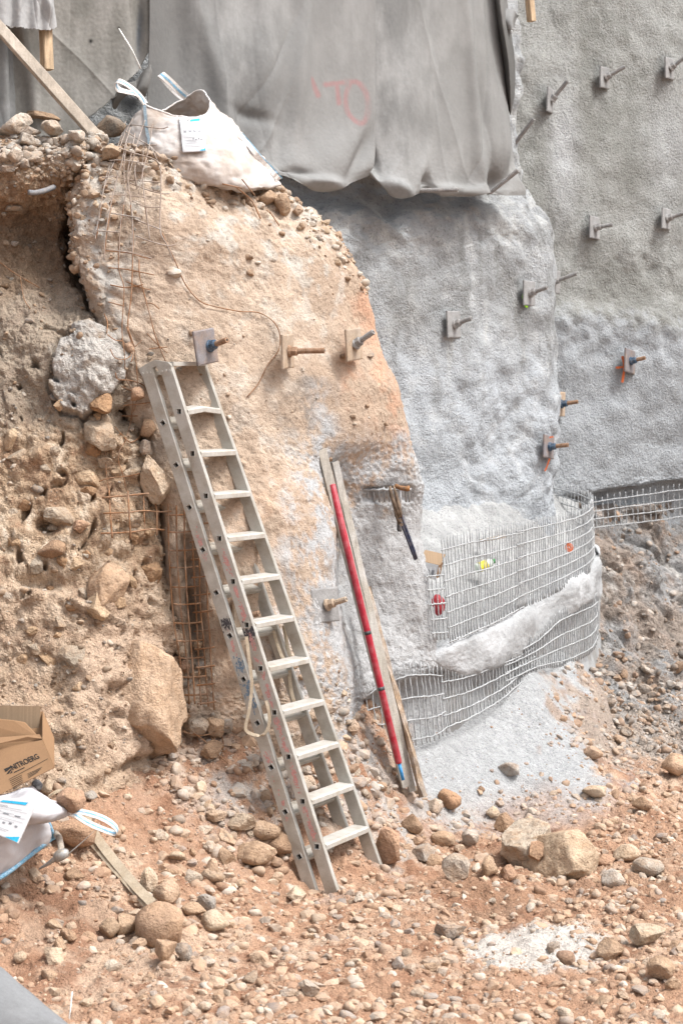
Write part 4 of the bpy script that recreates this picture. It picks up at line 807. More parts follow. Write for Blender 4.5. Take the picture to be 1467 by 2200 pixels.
# ------------------------------------------------------------------ welded wire mesh round the footing: every wire a part
def panel(label, rows, hf, step, mat='zincwire', r=.0040, off=0.0, jit=.002, poke=True, name='wire_mesh', seed=1):
    """rows: (top px, top py, foot px, foot py, depth) along the panel; hf: heights of the horizontal wires (0 top, 1 foot)"""
    g = np.random.default_rng(seed); R = spl(np.array(rows, float), 160)
    T, B = Wv(R[:, [0, 1, 4]]-np.array([0, 0, off])), Wv(R[:, [2, 3, 4]]-np.array([0, 0, off]))
    s = np.r_[0, np.cumsum(np.linalg.norm(np.diff((T+B)/2, axis=0), axis=1))]; L = s[-1]
    root = thing(name, B.mean(0)*[1, 1, 0]+[0, 0, B[:, 2].min()], label, 'wire mesh', 'wire mesh panels in the pit')
    for q in np.arange(step*.3, L, step):
        q = q+g.normal(0, step*.10); a = np.array([np.interp(q, s, T[:, k]) for k in range(3)]); b = np.array([np.interp(q, s, B[:, k]) for k in range(3)])
        a = a+(a-b)/np.linalg.norm(a-b)*(g.random()*.03 if poke else 0); n = 14
        P = a+(b-a)*np.linspace(0, 1, n)[:, None]+g.normal(0, jit, (n, 3)); V, Fc = tube(P, r*(.75+.25*g.random()+.7*g.random(n)**3+.35*np.linspace(0, 1, n)**2), 5); mesh('wire', V, Fc, M[mat], root, smooth=True)
    for f in hf:
        i0, i1 = (0, 160); P = T[i0:i1:5]*(1-f)+B[i0:i1:5]*f; P = P+g.normal(0, jit*.8, P.shape)-np.array([.0, .012, 0])
        V, Fc = tube(P, r*(1.05+.5*g.random(len(P))**2), 6); mesh('cross_wire', V, Fc, M[mat], root, smooth=True)
    return root
panel('upright cement-dusted wire mesh panel with a bottle behind it', [(945,1160,966,1382,13.42),(1000,1146,1012,1362,13.72),(1060,1136,1066,1338,14.06),(1128,1124,1130,1302,14.58)], [.10,.25,.40,.55,.70,.85,.985], .044, seed=1)
panel('wire mesh panel curving round the corner to the back wall', [(1110,1126,1112,1312,14.42),(1180,1112,1182,1280,15.08),(1232,1100,1236,1250,15.56),(1262,1086,1268,1228,16.0),(1272,1070,1276,1205,16.45),(1252,1056,1254,1165,16.85),(1200,1042,1202,1140,17.1),(1128,1034,1130,1120,17.25)], [.09,.24,.39,.54,.69,.84], .048, seed=2)
panel('narrow wire mesh strip beside the hidden carton', [(913,1228,928,1375,13.28),(935,1226,948,1374,13.36),(952,1224,964,1372,13.42)], [.07,.27,.48,.70,.9], .042, seed=3)
panel('lower wire mesh behind the foot of the leaning planks', [(764,1502,778,1580,13.0),(810,1462,826,1600,13.06),(870,1432,884,1602,13.14),(920,1430,934,1592,13.3),(952,1436,964,1570,13.45)], [.12,.40,.68,.92], .048, seed=4)
panel('lower wire mesh under the pale concrete lip', [(946,1440,954,1568,13.40),(1000,1432,1006,1546,13.72),(1060,1412,1066,1512,14.04),(1112,1396,1116,1470,14.42),(1150,1376,1152,1440,14.7)], [.2,.48,.76,.97], .048, seed=5)
panel('lower wire mesh at the right end of the pale lip', [(1082,1402,1086,1470,14.2),(1150,1368,1152,1440,14.66),(1200,1318,1203,1432,15.16),(1240,1298,1243,1418,15.6),(1270,1286,1272,1400,15.98),(1284,1276,1285,1370,16.3)], [.15,.42,.66,.9], .052, seed=6)
panel('wire mesh strip along the foot of the far right wall', [(1262,1072,1265,1138,17.15),(1330,1062,1333,1130,17.4),(1400,1052,1402,1122,17.65),(1470,1042,1471,1112,17.9),(1600,1026,1600,1096,18.4)], [.12,.42,.68,.95], .075, 'zincwire', off=.0, seed=7)
# bare bar in the slot where tools hang
root = thing('wire_mesh', W(826, 1075, 13.0), 'short bare bar in the wall slot with tools hanging on it', 'wire mesh', 'wire mesh panels in the pit')
V, Fc = tube([W(x, 1052+1.2*math.sin(x), depth(826, 1062, 2)-.085) for x in np.linspace(768, 884, 14)], .0085, 8); mesh('cross_wire', V, Fc, M['zincwire'], root, smooth=True)
for x in (776, 789, 802, 813, 824, 834, 858, 870, 877):
    dd = depth(826, 1062, 2)-.07; V, Fc = tube([W(x, 1046, dd), W(x+1, 1060, dd), W(x+2, 1078, dd+.03)], .007, 6); mesh('wire', V, Fc, M['zincwire'], root, smooth=True)

# ------------------------------------------------------------------ timber
def timber(name, a, b, w, t, mat, label, up=(0, -1, 0), n=1, rough=0.0, seed=0):
    V, Fc = beam(a, b, w, t, up, n, rough, seed); return tag(mesh(name, V, Fc, M[mat]), label, 'timber')
timber('wooden_board', W(-70, -18, 12.62), W(224, 312, 12.5), .072, .045, 'oldwood', 'long weathered board leaning across the felt to the stony crest', (.3, -1, .35), 6, .0006)
timber('wooden_stake', W(94, -60, 12.97), W(102, 150, 12.95), .068, .068, 'wood', 'fresh square wooden stake hanging below the pale felt sheet', (.62, -.78, 0))
timber('wooden_stake', W(1132, -60, 15.85), W(1141, 46, 15.85), .055, .06, 'wood', 'square wooden stake at the top edge beside the felt scrap', (.6, -.75, 0))
timber('plank', W(690, 966, 12.58), W(872, 1690, 12.78), .060, .03, 'plank', 'cement-splashed plank under the red pipe, leaning furthest left', (.3, -1, .2), 10, .0008, 3)
timber('plank', W(719, 992, 12.72), W(886, 1700, 12.80), .048, .026, 'plank', 'cement-coated plank leaning just right of the red pipe', (.35, -1, .2), 10, .0016, 4)
timber('plank', W(787, 1262, 12.90), W(910, 1712, 12.74), .034, .05, 'splitwood', 'rough split plank, shortest of the leaning planks', (.4, -1, .2), 14, .004, 5)
timber('wood_scrap', W(1030, 1162, 15.0), W(1085, 1152, 15.1), .03, .02, 'oldwood', 'small wood scrap lying behind the upright mesh', (0, 0, 1), 3, .003, 6)
# red pipe with black bands and blue tip
a, b = W(713, 1040, 12.60), W(857, 1640, 12.66); root = thing('red_pipe', b, 'red pipe with two dark bands and blue tip leaning on the planks', 'pipe'); dp = (b-a)/np.linalg.norm(b-a)
V, Fc = tube([a, a+dp*.004, a+(b-a)*.3, a+(b-a)*.6, b-dp*.01, b], [.014, .0215, .0215, .0215, .0215, .018], 18); mesh('barrel', V, Fc, M['redpipe'], root, smooth=True)
for f in (.525, .725): V, Fc = tube([a+(b-a)*f, a+(b-a)*(f+.012)], .0228, 18); mesh('band', V, Fc, M['blacktape'], root, smooth=True)
V, Fc = tube([b-dp*.01, b+dp*.11], [.012, .011], 12); mesh('tip', V, Fc, M['bluepaint'], root, smooth=True)

# ------------------------------------------------------------------ tools hanging on the bar
d0 = depth(826, 1062, 2)-.12
root = thing('hammer', W(858, 1140, d0), 'hammer with brown head and dark grip hanging on the bare bar', 'hammer')
V, Fc = tube([W(846, 1044, d0), W(849, 1044, d0), W(860, 1048, d0), W(872, 1050, d0), W(878, 1049, d0), W(880, 1049, d0)], [.008, .017, .015, .018, .02, .014], 12); mesh('head', V, Fc, M['hammerwood'], root, smooth=True)
V, Fc = tube([W(860, 1050, d0), W(860, 1080, d0+.02), W(859, 1118, d0+.03)], .0075, 10); mesh('shaft', V, Fc, M['chrome'], root, smooth=True)
V, Fc = tube([W(859, 1112, d0+.03), W(858, 1118, d0+.03), W(858, 1138, d0+.03), W(858, 1142, d0+.03)], [.012, .017, .018, .012], 12); mesh('grip', V, Fc, M['blacktape'], root, smooth=True)
d0 -= .05
root = thing('bolt_cutter', W(866, 1203, d0), 'bolt cutter with dark handles hanging head up beside the hammer', 'bolt cutter')
for pts, rr, nm, mt in [([(837,1044),(840,1062),(848,1085),(858,1112)], [.008,.013,.015,.012], 'jaw', 'toolrust'), ([(845,1043),(851,1064),(856,1086),(862,1112)], [.006,.011,.013,.011], 'jaw', 'toolrust'),
    ([(846,1086),(850,1105),(858,1126)], [.008,.010,.010], 'link', 'toolrust'), ([(857,1108),(866,1134),(876,1160),(886,1186),(892,1203)], [.009,.010,.010,.010,.008], 'handle', 'bluegrip'), ([(862,1106),(871,1132),(880,1158),(889,1183),(895,1201)], [.008,.009,.010,.010,.008], 'handle', 'bluegrip')]:
    V, Fc = tube([W(x, y, d0) for x, y in pts], rr, 8); mesh(nm, V, Fc, M[mt], root, smooth=True)
for x, y in ((860, 1118), (862, 1127)): V, Fc = tube([W(x, y, d0-.018), W(x, y, d0+.012)], .012, 10); mesh('pivot_bolt', V, Fc, M['toolrust'], root)

# ------------------------------------------------------------------ things behind the mesh
def quadbox(c, L0, W0, H0, ax, name, parent, mat): V, Fc = box(c, ax, (L0/2, W0/2, H0/2)); return mesh(name, V, Fc, M[mat], parent)
root = thing('carton', W(925, 1236, 13.75), 'small open printed carton behind the narrow mesh strip', 'box')
ex, ey, ez = np.array([.93, -.25, -.2]), np.array([.3, .93, .1]), np.array([.2, -.12, .97]); c0 = W(924, 1222, 13.72)
for s, a1, a2, hs, mt in ((-ey, ex, ez, .075, 'print'), (ey, ex, ez, .075, 'card')): V, Fc = box(c0+s*.06, (a1, a2, s), (.066, .05, .002)); mesh('side', V, Fc, M[mt], root)
for s in (-1, 1): V, Fc = box(c0+ex*s*.064, (ey, ez, ex), (.06, .05, .002)); mesh('side', V, Fc, M['redplastic' if s < 0 else 'card'], root)
V, Fc = box(c0-ez*.05, (ex, ey, ez), (.064, .06, .002)); mesh('base', V, Fc, M['card'], root)
V, Fc = box(c0+ez*.075+ey*.02-ex*.005, (ex, (ey*.85+ez*.5), (ez*.85-ey*.5)), (.075, .06, .002)); mesh('lid_flap', V, Fc, M['cardpale'], root)
for i in range(3):
    V, Fc = box(c0-ey*.0628+ex*(-.035+.035*i)-ez*.01, (ex, ez, ey), (.010, .02-.004*(i % 2), .0006)); mesh('print_mark', V, Fc, M['ink' if i else 'green'], root)
def lump(name, c, rad, seed, mat, label, cat, sub=3, amp=.18, ax=None):
    V, Fc = ico(sub); V = V*(1+amp*fbm(V+seed*3.1, 1.5, 3, .5, seed))[:, None]*np.array(rad); return tag(mesh(name, V+c, Fc, M[mat], smooth=True), label, cat)
_ico = {}
def ico(k):
    if k in _ico: return _ico[k][0].copy(), _ico[k][1]
    import bmesh
    bm = bmesh.new(); bmesh.ops.create_icosphere(bm, subdivisions=k, radius=1); V = np.array([v.co[:] for v in bm.verts]); bm.verts.index_update(); Fc = np.array([[v.index for v in f.verts] for f in bm.faces]); bm.free()
    _ico[k] = (V, Fc); return V.copy(), Fc
lump('red_sack', W(940, 1300, 13.85), (.055, .04, .07), 3, 'redplastic', 'crumpled red plastic sack behind the narrow mesh strip', 'sack')
root = thing('plastic_bottle', W(1040, 1228, 14.3), 'clear plastic bottle with yellow label and green cap behind mesh', 'bottle'); bd_ = depth(1042, 1216, 2)
a, b = W(1022, 1222, min(bd_, 14.6)-.05), W(1062, 1205, min(bd_, 14.6)+.02); dp = b-a
V, Fc = tube([a, a+dp*.02, a+dp*.2, a+dp*.55, a+dp*.75, a+dp*.88, a+dp*.93], [.02, .033, .035, .034, .030, .014, .013], 16); mesh('bottle_body', V, Fc, M['bottle'], root, smooth=True)
V, Fc = tube([a+dp*.16, a+dp*.56], [.0362, .0358], 18, cap=False); mesh('bottle_label', V, Fc, M['yellow'], root, smooth=True)
V, Fc = tube([a+dp*.91, a+dp*1.0], .0165, 14); mesh('cap', V, Fc, M['green'], root)
# orange spray tangle on the mesh
root = thing('paint_mark', W(1222, 1180, 15.4), 'orange sprayed ring on the curved wire mesh', 'paint mark')
for k in range(5):
    an = np.linspace(0, 2*math.pi, 14)+k; V, Fc = tube([W(1222+(9-1.4*k)*math.cos(t), 1176+(9-1.2*k)*math.sin(t*1.02+.2*k), 15.42) for t in an], .0022, 5); mesh('stroke', V, Fc, M['orange'], root)

# ------------------------------------------------------------------ big bag on the crest
def ringskin(rings, n, m):
    R = np.array(rings, float); R = np.concatenate([R[:, -1:], R, R[:, :2]], 1)           # wrap
    t = np.linspace(1, R.shape[1]-2, m, endpoint=False); A_ = np.swapaxes(spl(np.swapaxes(Wv(R), 0, 1), m, t), 0, 1); return spl(A_, n)
root = thing('bulk_bag', W(420, 400, 12.7), 'soiled white bulk bag slumped on the stony crest under the felt', 'bag')
rings = [
 [(311,224,12.72),(350,240,12.60),(400,252,12.56),(446,240,12.64),(450,216,12.84),(432,194,13.0),(404,206,13.08),(350,236,13.0)],
 [(290,245,12.70),(345,262,12.54),(405,272,12.48),(456,258,12.58),(470,232,12.86),(440,225,13.06),(395,230,13.12),(330,245,13.02)],
 [(262,290,12.70),(330,306,12.46),(405,310,12.40),(470,296,12.48),(518,284,12.84),(470,270,13.12),(390,260,13.18),(310,275,13.06)],
 [(252,325,12.70),(335,340,12.44),(415,352,12.36),(495,345,12.44),(566,336,12.84),(510,315,13.14),(400,300,13.2),(300,305,13.08)],
 [(256,345,12.72),(345,372,12.46),(430,392,12.38),(520,402,12.44),(604,392,12.84),(530,360,13.14),(410,340,13.2),(300,330,13.08)],
 [(290,352,12.75),(370,380,12.56),(440,402,12.5),(520,414,12.56),(585,402,12.86),(520,380,13.05),(420,360,13.1),(330,345,13.0)]]
P = ringskin(rings, 110, 150); N = np.cross(np.gradient(P, axis=1), np.gradient(P, axis=0)); N /= np.linalg.norm(N, axis=-1, keepdims=True)+1e-9
x, y = PX(P); P = P+N*(0.016*fbm(P, 4, 3, .5, 201)+.030*(ridge(P*np.array([1, 1, .8]), 5, 3, .5, 202)-.45)*(.3+.7*sm(420, 520, x))+.012*(ridge(P, 11, 2, .5, 203)-.4))[..., None]
bagm = mesh('body', P, gridf(110, 150, wrap=True), M['bag'], root, smooth=True); md = bagm.modifiers.new("thickness", 'SOLIDIFY'); md.thickness = .006; md.offset = -1
zadd(P)
def surfP(pp, off=.012): return np.array([W(a, b, depth(a, b, 1)-off) for a, b in pp])
def strapline(pts, w, mat, off, name, par, wd=(1, 0, 0)):
    q = spl(np.array(pts, float), 24); d = np.array([depth(a, b, 2) for a, b in q]); d = np.convolve(np.r_[d[:2], d, d[-2:]], np.ones(5)/5, 'valid')-off
    V, Fc = ribbon(Wv(np.c_[q, d]), np.array(wd, float), w, .004); return mesh(name, V, Fc, M[mat], par)
strapline([(311,226),(313,250),(315,275),(320,300),(322,312)], .020, 'greytrim', .022, 'seam_strap', root)
strapline([(515,288),(535,312),(556,338),(580,364),(600,386)], .030, 'whiteweb', .03, 'seam_strap', root, (1, .3, .4))
strapline([(519,286),(540,310),(561,336),(586,362),(605,384)], .013, 'bluetrim', .036, 'seam_strap', root, (1, .3, .4))
rim = spl(np.r_[P[0], P[0][:1]], 120); V, Fc = tube(rim, .006, 6, cap=False); mesh('rim_hem', V, Fc, M['whiteweb'], root, smooth=True)
def loop(pts, w, par, wd=(.2, .9, .3), mats=('whiteweb', 'bluetrim'), name='handle'):
    q = spl(Wv(np.array(pts, float)), 30); V, Fc = ribbon(q, np.array(wd, float), w, .004); h = mesh(name, V, Fc, M[mats[0]], par)
    V, Fc = ribbon(q, np.array(wd, float), w*.3, .0064); mesh('stripe', V, Fc, M[mats[1]], h); return h
loop([(312,226,12.72),(306,212,12.68),(292,196,12.62),(270,180,12.6),(254,174,12.62),(250,182,12.7),(256,192,12.78),(275,198,12.8),(298,204,12.78),(312,222,12.75)], .045, root, (.25, .75, .65))
loop([(400,208,13.0),(384,194,12.94),(366,176,12.9),(350,162,12.88),(346,160,12.93),(356,172,13.0),(378,196,13.06),(398,212,13.08)], .05, root, (.75, .3, .6))
def sheet(corners, root, offs, nu=24, nv=30, name='label', mat='print', lift=.02):
    """a printed sheet lying on what is behind it; returns a mapper for its print"""
    TL, TR, BR, BL = [np.array(c, float) for c in corners]
    def at(u, v, o=0.0): return (TL*(1-u)+TR*u)*(1-v)+(BL*(1-u)+BR*u)*v
    U, Vv = np.meshgrid(np.linspace(0, 1, nu), np.linspace(0, 1, nv)); q = np.array([[at(u, v) for u in U[0]] for v in Vv[:, 0]])
    d = q[..., 2] if q.shape[-1] == 3 else np.array([[depth(a, b, 2) for a, b in r] for r in q])-lift
    if q.shape[-1] == 2:
        for _ in range(6): d[1:-1, 1:-1] = (d[:-2, 1:-1]+d[2:, 1:-1]+d[1:-1, :-2]+d[1:-1, 2:])/4
    Pq = Wv(np.concatenate([q[..., :2], d[..., None]], -1)); o = mesh(name, Pq, gridf(nv, nu), M[mat], root, smooth=True); md = o.modifiers.new("thickness", 'SOLIDIFY'); md.thickness = .002; md.offset = 0
    def onsheet(u, v, lift2=.003):
        i, j = v*(nv-1), u*(nu-1); a, b = min(int(i), nv-2), min(int(j), nu-2); f, g = i-a, j-b
        p = (Pq[a, b]*(1-g)+Pq[a, b+1]*g)*(1-f)+(Pq[a+1, b]*(1-g)+Pq[a+1, b+1]*g)*f; return p-np.array([p[0], p[1], p[2]-CAM_H])/p[1]*lift2
    return o, onsheet
def printrect(on, par, u0, v0, u1, v1, mat, name='print', tri=None):
    if tri: V = [on(*q) for q in tri]; mesh(name, np.array(V), [tuple(range(len(V)))], M[mat], par); return
    k = 6; V = [on(u0+(u1-u0)*i/k, v) for i in range(k+1) for v in (v0, v1)]; mesh(name, np.array(V), [(2*i, 2*i+2, 2*i+3, 2*i+1) for i in range(k)], M[mat], par)
def leaflet(corners, root, seed, flip=False):
    lb, on = sheet(corners, root, 0); g = np.random.default_rng(seed)
    printrect(on, lb, 0, 0, 0, 0, 'cyan', 'blue_corner', [(.03, .03), (.34, .03), (.03, .18)]); printrect(on, lb, 0, 0, 0, 0, 'cyan', 'blue_corner', [(.97, .97), (.72, .97), (.97, .84)])
    printrect(on, lb, 0, 0, 0, 0, 'cyan', 'logo_bar', [(.46, .075), (.86, .05), (.84, .12), (.42, .135)]); printrect(on, lb, 0, 0, 0, 0, 'blackink', 'logo_stroke', [(.36, .06), (.40, .06), (.36, .13), (.33, .13)])
    for v in (.20, .225, .25, .36, .385, .58, .66, .70, .74, .80, .84): printrect(on, lb, .10, v, .45+.45*g.random(), v+.007, 'ink', 'text_line')
    for v in (.30, .44, .53): printrect(on, lb, .08, v, .92, v+.005, 'ink', 'rule')
    for i in range(4): printrect(on, lb, .14+.2*i, .40, .24+.2*i, .425, 'ink', 'text_line')
    for i in range(4): printrect(on, lb, .48+.11*i, .60+.03*(i % 2), .53+.11*i, .64+.03*(i % 2), 'ink', 'symbol')
leaflet([(385,252),(437,250),(444,325),(393,328)], root, 1)

# ------------------------------------------------------------------ rusty wires on the bank
def wires(label, lines, conv, mat, r=.0034, off=.03, names='wire', cat='wire mesh', group=None, flat=None):
    L0 = [np.array([conv(*q) for q in l], float) for l in lines]; allp = np.concatenate(L0)
    root = thing('wire_tangle' if cat == 'wire' else 'wire_mesh', W(allp[:, 0].mean(), allp[:, 1].max(), depth(allp[:, 0].mean(), allp[:, 1].max(), 3)), label, cat, group)
    for l in L0:
        q = spl(l, max(8, 5*len(l))) if len(l) > 2 else l[0]+(l[1]-l[0])*np.linspace(0, 1, 8)[:, None]
        d = np.array([depth(a, b, 2) for a, b in q]); k = 9; pad = np.r_[[d[0]]*(k//2), d, [d[-1]]*(k//2)]
        d = np.minimum(np.convolve(pad, np.ones(k)/k, 'valid'), d+.03)-off*(.5+rng.random())
        if flat: d = np.full(len(q), flat)+.03*np.sin(q[:, 0]*.05)
        V, Fc = tube(Wv(np.c_[q, d]), r*(.85+.4*rng.random()), 5); mesh(names, V, Fc, M[mat], root, smooth=True)
    return root
c3 = lambda x, y: (x/3.86, 240+y/3.86)
wires('loose wire mesh draped over the stony crest in front of the white bag', [
 [(1045,80),(990,260),(900,480),(855,680),(800,1000),(795,1060)],[(1105,55),(1040,180),(975,350),(890,560),(850,700),(820,930)],[(1085,130),(1040,280),(1010,430),(960,600),(905,850),(870,1080),(868,1230)],
 [(1205,70),(1140,260),(1080,500),(1035,730),(1000,950),(990,1230)],[(1265,100),(1240,290),(1190,480),(1150,680)],[(1050,260),(1030,450),(1035,600)],[(1120,180),(1100,300),(1060,520),(1080,700),(1100,900),(1100,1230)],
 [(1190,300),(1185,560),(1215,820),(1245,1060)],[(1250,290),(1330,470),(1335,680),(1330,980),(1390,1110),(1440,1235)],[(1150,400),(1120,480),(1140,640)],
 [(1040,120),(1120,110),(1330,140),(1395,125)],[(1040,160),(1150,230),(1250,290),(1325,375)],[(960,270),(1040,258),(1180,275),(1305,275)],[(905,405),(1000,400),(1150,420),(1265,435)],[(990,300),(1100,340),(1270,390),(1330,440)],
 [(850,545),(960,540),(1120,570),(1330,585)],[(860,690),(1000,690),(1100,700),(1210,710)],[(1080,590),(1200,640),(1330,675),(1405,680)],[(1100,740),(1220,790),(1340,790)],[(920,840),(1100,870),(1170,885)],[(1120,890),(1240,940),(1330,975)],
 [(800,985),(1000,1000)],[(1130,1030),(1250,1075),(1390,1110),(1460,1100)],[(880,1140),(1090,1170),(1260,1215)]], c3, 'greywire', off=.05)
c8 = lambda x, y: (140+x/3.55, 440+y/3.55)
wires('bent rusty wires hanging down the crack left of the ladder top', [
 [(280,20),(240,260)],[(355,0),(320,220),(300,400)],[(450,0),(415,260),(410,480),(445,600),(450,700),(435,950),(455,1150)],[(500,0),(520,200),(515,450),(505,700),(480,900),(500,1000),(530,1080)],[(565,420),(570,540),(610,700),(650,850),(690,1000),(770,1200)],[(610,20),(650,260)],
 [(455,1150),(465,1320),(510,1420),(515,1560),(480,1680),(420,1750),(330,1830),(310,1920),(320,2080),(340,2200)],[(530,1100),(550,1280),(550,1470),(500,1660),(460,1800),(415,1880),(410,1960),(440,2050),(470,2180)],
 [(305,350),(420,360),(500,370),(600,400),(660,410)],[(330,480),(450,490),(560,510),(680,535)],[(345,610),(450,630),(550,620),(600,605)],[(465,585),(560,625),(655,650)],[(330,740),(440,770)],[(615,750),(670,755),(720,795)],
 [(325,990),(380,1030),(440,1040)],[(345,1100),(380,1165),(440,1180),(490,1160),(520,1110)],[(470,930),(510,1060),(520,1140),(505,1200)],[(440,1040),(500,1100),(560,1060),(590,1030)],[(385,1280),(405,1330),(500,1340),(590,1370),(630,1420)],[(430,1385),(490,1410),(565,1440)],[(450,1530),(550,1520),(680,1510),(765,1555)],[(435,1610),(555,1610)],
 [(380,1690),(440,1760),(500,1810),(560,1780),(610,1720),(660,1700)],[(540,1800),(590,1750)],[(260,2110),(340,2085),(480,2070),(570,2050)],[(625,980),(700,1060),(781,1130)],[(640,1100),(720,1090),(781,1085)],[(300,830),(325,900),(320,980)]], c8, 'rustwire', off=.03)
c5 = lambda x, y: (x/1.98, 1050+y/1.98)
wires('square rusty wire grid sticking out of the bank left of the ladder', [[(465,0),(470,100),(478,210)],[(545,10),(550,100),(557,215)],[(612,30),(614,100),(618,195)],[(660,55),(668,100),(668,200)],
 [(435,38),(550,28),(635,20)],[(440,105),(550,100),(615,93),(680,98),(730,95)],[(430,190),(550,185),(640,172),(700,175)]], c5, 'rustwire', r=.0050, off=.11)
cr = lambda x, y: (340+x/3.93, 1060+y/3.93)
hl1 = [[(68-2+k*13, y), (160+k*13, y+3), (300+k*12, y-8)] for k, y in enumerate((180,325,480,625,790,935,1095,1245,1390,1550,1700))]
hl2 = [[(262+k*7, y+6), (345+k*8, y-2), (440+k*5, y-12)] for k, y in enumerate((260,405,555,705,855,1000,1160,1310,1465,1615,1770))]
wires('tall strip of rusty wire mesh over a dark cavity left of the ladder', [[(85,90),(92,500),(120,950),(150,1200),(185,1400),(205,1700),(205,1950)],[(155,100),(160,480),(190,950),(225,1250),(250,1500),(262,1780)],[(222,110),(225,480),(250,950),(275,1250),(295,1500),(310,1780)],[(290,180),(295,500),(318,950),(335,1250),(345,1500),(362,1790)],
 [(335,350),(350,600),(355,950),(380,1200),(400,1500),(425,1800)],[(400,540),(412,750),(420,1000),(435,1200),(450,1500),(475,1830)]]+hl1+hl2, cr, 'rustwire', r=.0052, off=.10)
wires('rusty wire ends twisting out of the heap below the wire strip', [[(392,1568),(410,1574),(440,1562)],[(392,1572),(430,1580),(482,1572)],[(415,1574),(440,1592),(470,1622),(492,1642)],[(462,1552),(460,1580),(464,1600)],[(476,1578),(480,1600),(474,1630)],[(455,1585),(470,1610),(487,1616)]], lambda x, y: (x, y), 'rustwire', off=.06, cat='wire')
cw = lambda x, y: (x/1.98, 500+y/1.98)
wires('single thin rusty wire curling across the tan wall to the anchor', [[(690,0),(750,130),(790,220),(850,290),(920,315),(1020,335),(1100,340),(1160,375),(1190,430),(1185,500),(1140,560),(1100,640),(1050,700)]], cw, 'rustwire', r=.0034, off=.02, cat='wire')
wires('short dark wire bent on the tan wall right of the crest', [[(505,400),(540,430),(560,470)],[(520,385),(548,420)],[(478,395),(520,404)],[(580,455),(600,485)]], lambda x, y: (x, y), 'rustwire', r=.004, off=.03, cat='wire')
wires('thin dry root trailing over the damp soil at far left', [[(-5,560),(40,592),(86,618)],[(44,594),(52,640),(66,664)]], lambda x, y: (x, y), 'rustwire', r=.003, off=.02, cat='wire')

# ------------------------------------------------------------------ bulk bag, carton, mattock and strap at lower left
root = thing('bulk_bag', W(-20, 1890, 10.3), 'clean white bulk bag with blue edging at the lower left edge', 'bag')
rings = [
 [(-270,1780,10.25),(-100,1765,10.15),(0,1752,10.16),(60,1744,10.22),(98,1752,10.42),(50,1738,10.75),(-100,1738,10.8),(-270,1745,10.8)],
 [(-280,1860,9.95),(-100,1810,9.92),(0,1782,9.96),(60,1768,10.08),(106,1768,10.40),(60,1748,10.8),(-100,1750,10.85),(-280,1760,10.85)],
 [(-280,1920,9.95),(-100,1872,9.92),(0,1838,9.97),(62,1800,10.12),(110,1784,10.42),(66,1760,10.85),(-100,1766,10.9),(-280,1780,10.9)],
 [(-270,1985,10.0),(-100,1932,9.98),(0,1886,10.05),(60,1842,10.18),(112,1800,10.45),(70,1772,10.85),(-100,1790,10.9),(-270,1810,10.9)],
 [(-260,1990,10.1),(-100,1940,10.1),(0,1892,10.15),(58,1848,10.28),(100,1808,10.48),(70,1780,10.8),(-100,1800,10.85),(-260,1830,10.85)]]
P = ringskin(rings, 60, 130); N = np.cross(np.gradient(P, axis=1), np.gradient(P, axis=0)); N /= np.linalg.norm(N, axis=-1, keepdims=True)+1e-9
P = P+N*(.012*fbm(P, 5, 3, .5, 211)+.012*(ridge(P, 7, 2, .5, 212)-.4))[..., None]
mesh('body', P, gridf(60, 130, wrap=True), M['cleanbag'], root, smooth=True); zadd(P)
V, Fc = tube(spl(Wv([(-270,1985,9.98),(-100,1932,9.96),(0,1886,10.03),(60,1842,10.16),(114,1800,10.42)]), 40), .012, 8); mesh('blue_edging', V, Fc, M['bluetrim'], root, smooth=True)
V, Fc = tube(spl(Wv([(116,1802,10.42),(112,1784,10.38),(104,1764,10.36)]), 14), .010, 8); mesh('blue_edging', V, Fc, M['bluetrim'], root, smooth=True)
nk = [[(-140,1702,10.4),(0,1708,10.3),(44,1694,10.3),(66,1690,10.36),(74,1692,10.46)],[(-140,1745,10.0),(0,1732,9.99),(66,1708,10.06),(98,1712,10.14),(100,1716,10.3)],[(-140,1775,9.96),(0,1756,9.95),(80,1738,9.98),(130,1736,10.1),(148,1738,10.2)],[(-140,1790,10.0),(10,1772,10.0),(92,1762,10.02),(136,1752,10.12),(152,1744,10.2)],[(-140,1792,10.12),(12,1774,10.12),(90,1764,10.12),(130,1756,10.2),(150,1748,10.26)]]
P = surf(Wv(nk), 50, 80); P = P+normals(P)*(.012*fbm(P, 5, 3, .5, 221)+.014*(ridge(P*np.array([.6, 1, 1.5]), 6, 2, .5, 222)-.4))[..., None]
o = mesh('folded_neck', P, gridf(50, 80), M['cleanbag'], root, smooth=True); md = o.modifiers.new("thickness", 'SOLIDIFY'); md.thickness = .006; md.offset = -1; zadd(P)
leaflet([(-52,1706,9.93),(82,1722,9.92),(40,1814,9.86),(-70,1764,9.88)], root, 2)
loop([(150,1742,10.14),(185,1746,10.1),(222,1758,10.08),(246,1774,10.08),(253,1786,10.1),(246,1790,10.16),(222,1782,10.2),(190,1768,10.22),(164,1752,10.22),(150,1746,10.2)], .034, root, (.2, .75, .65))
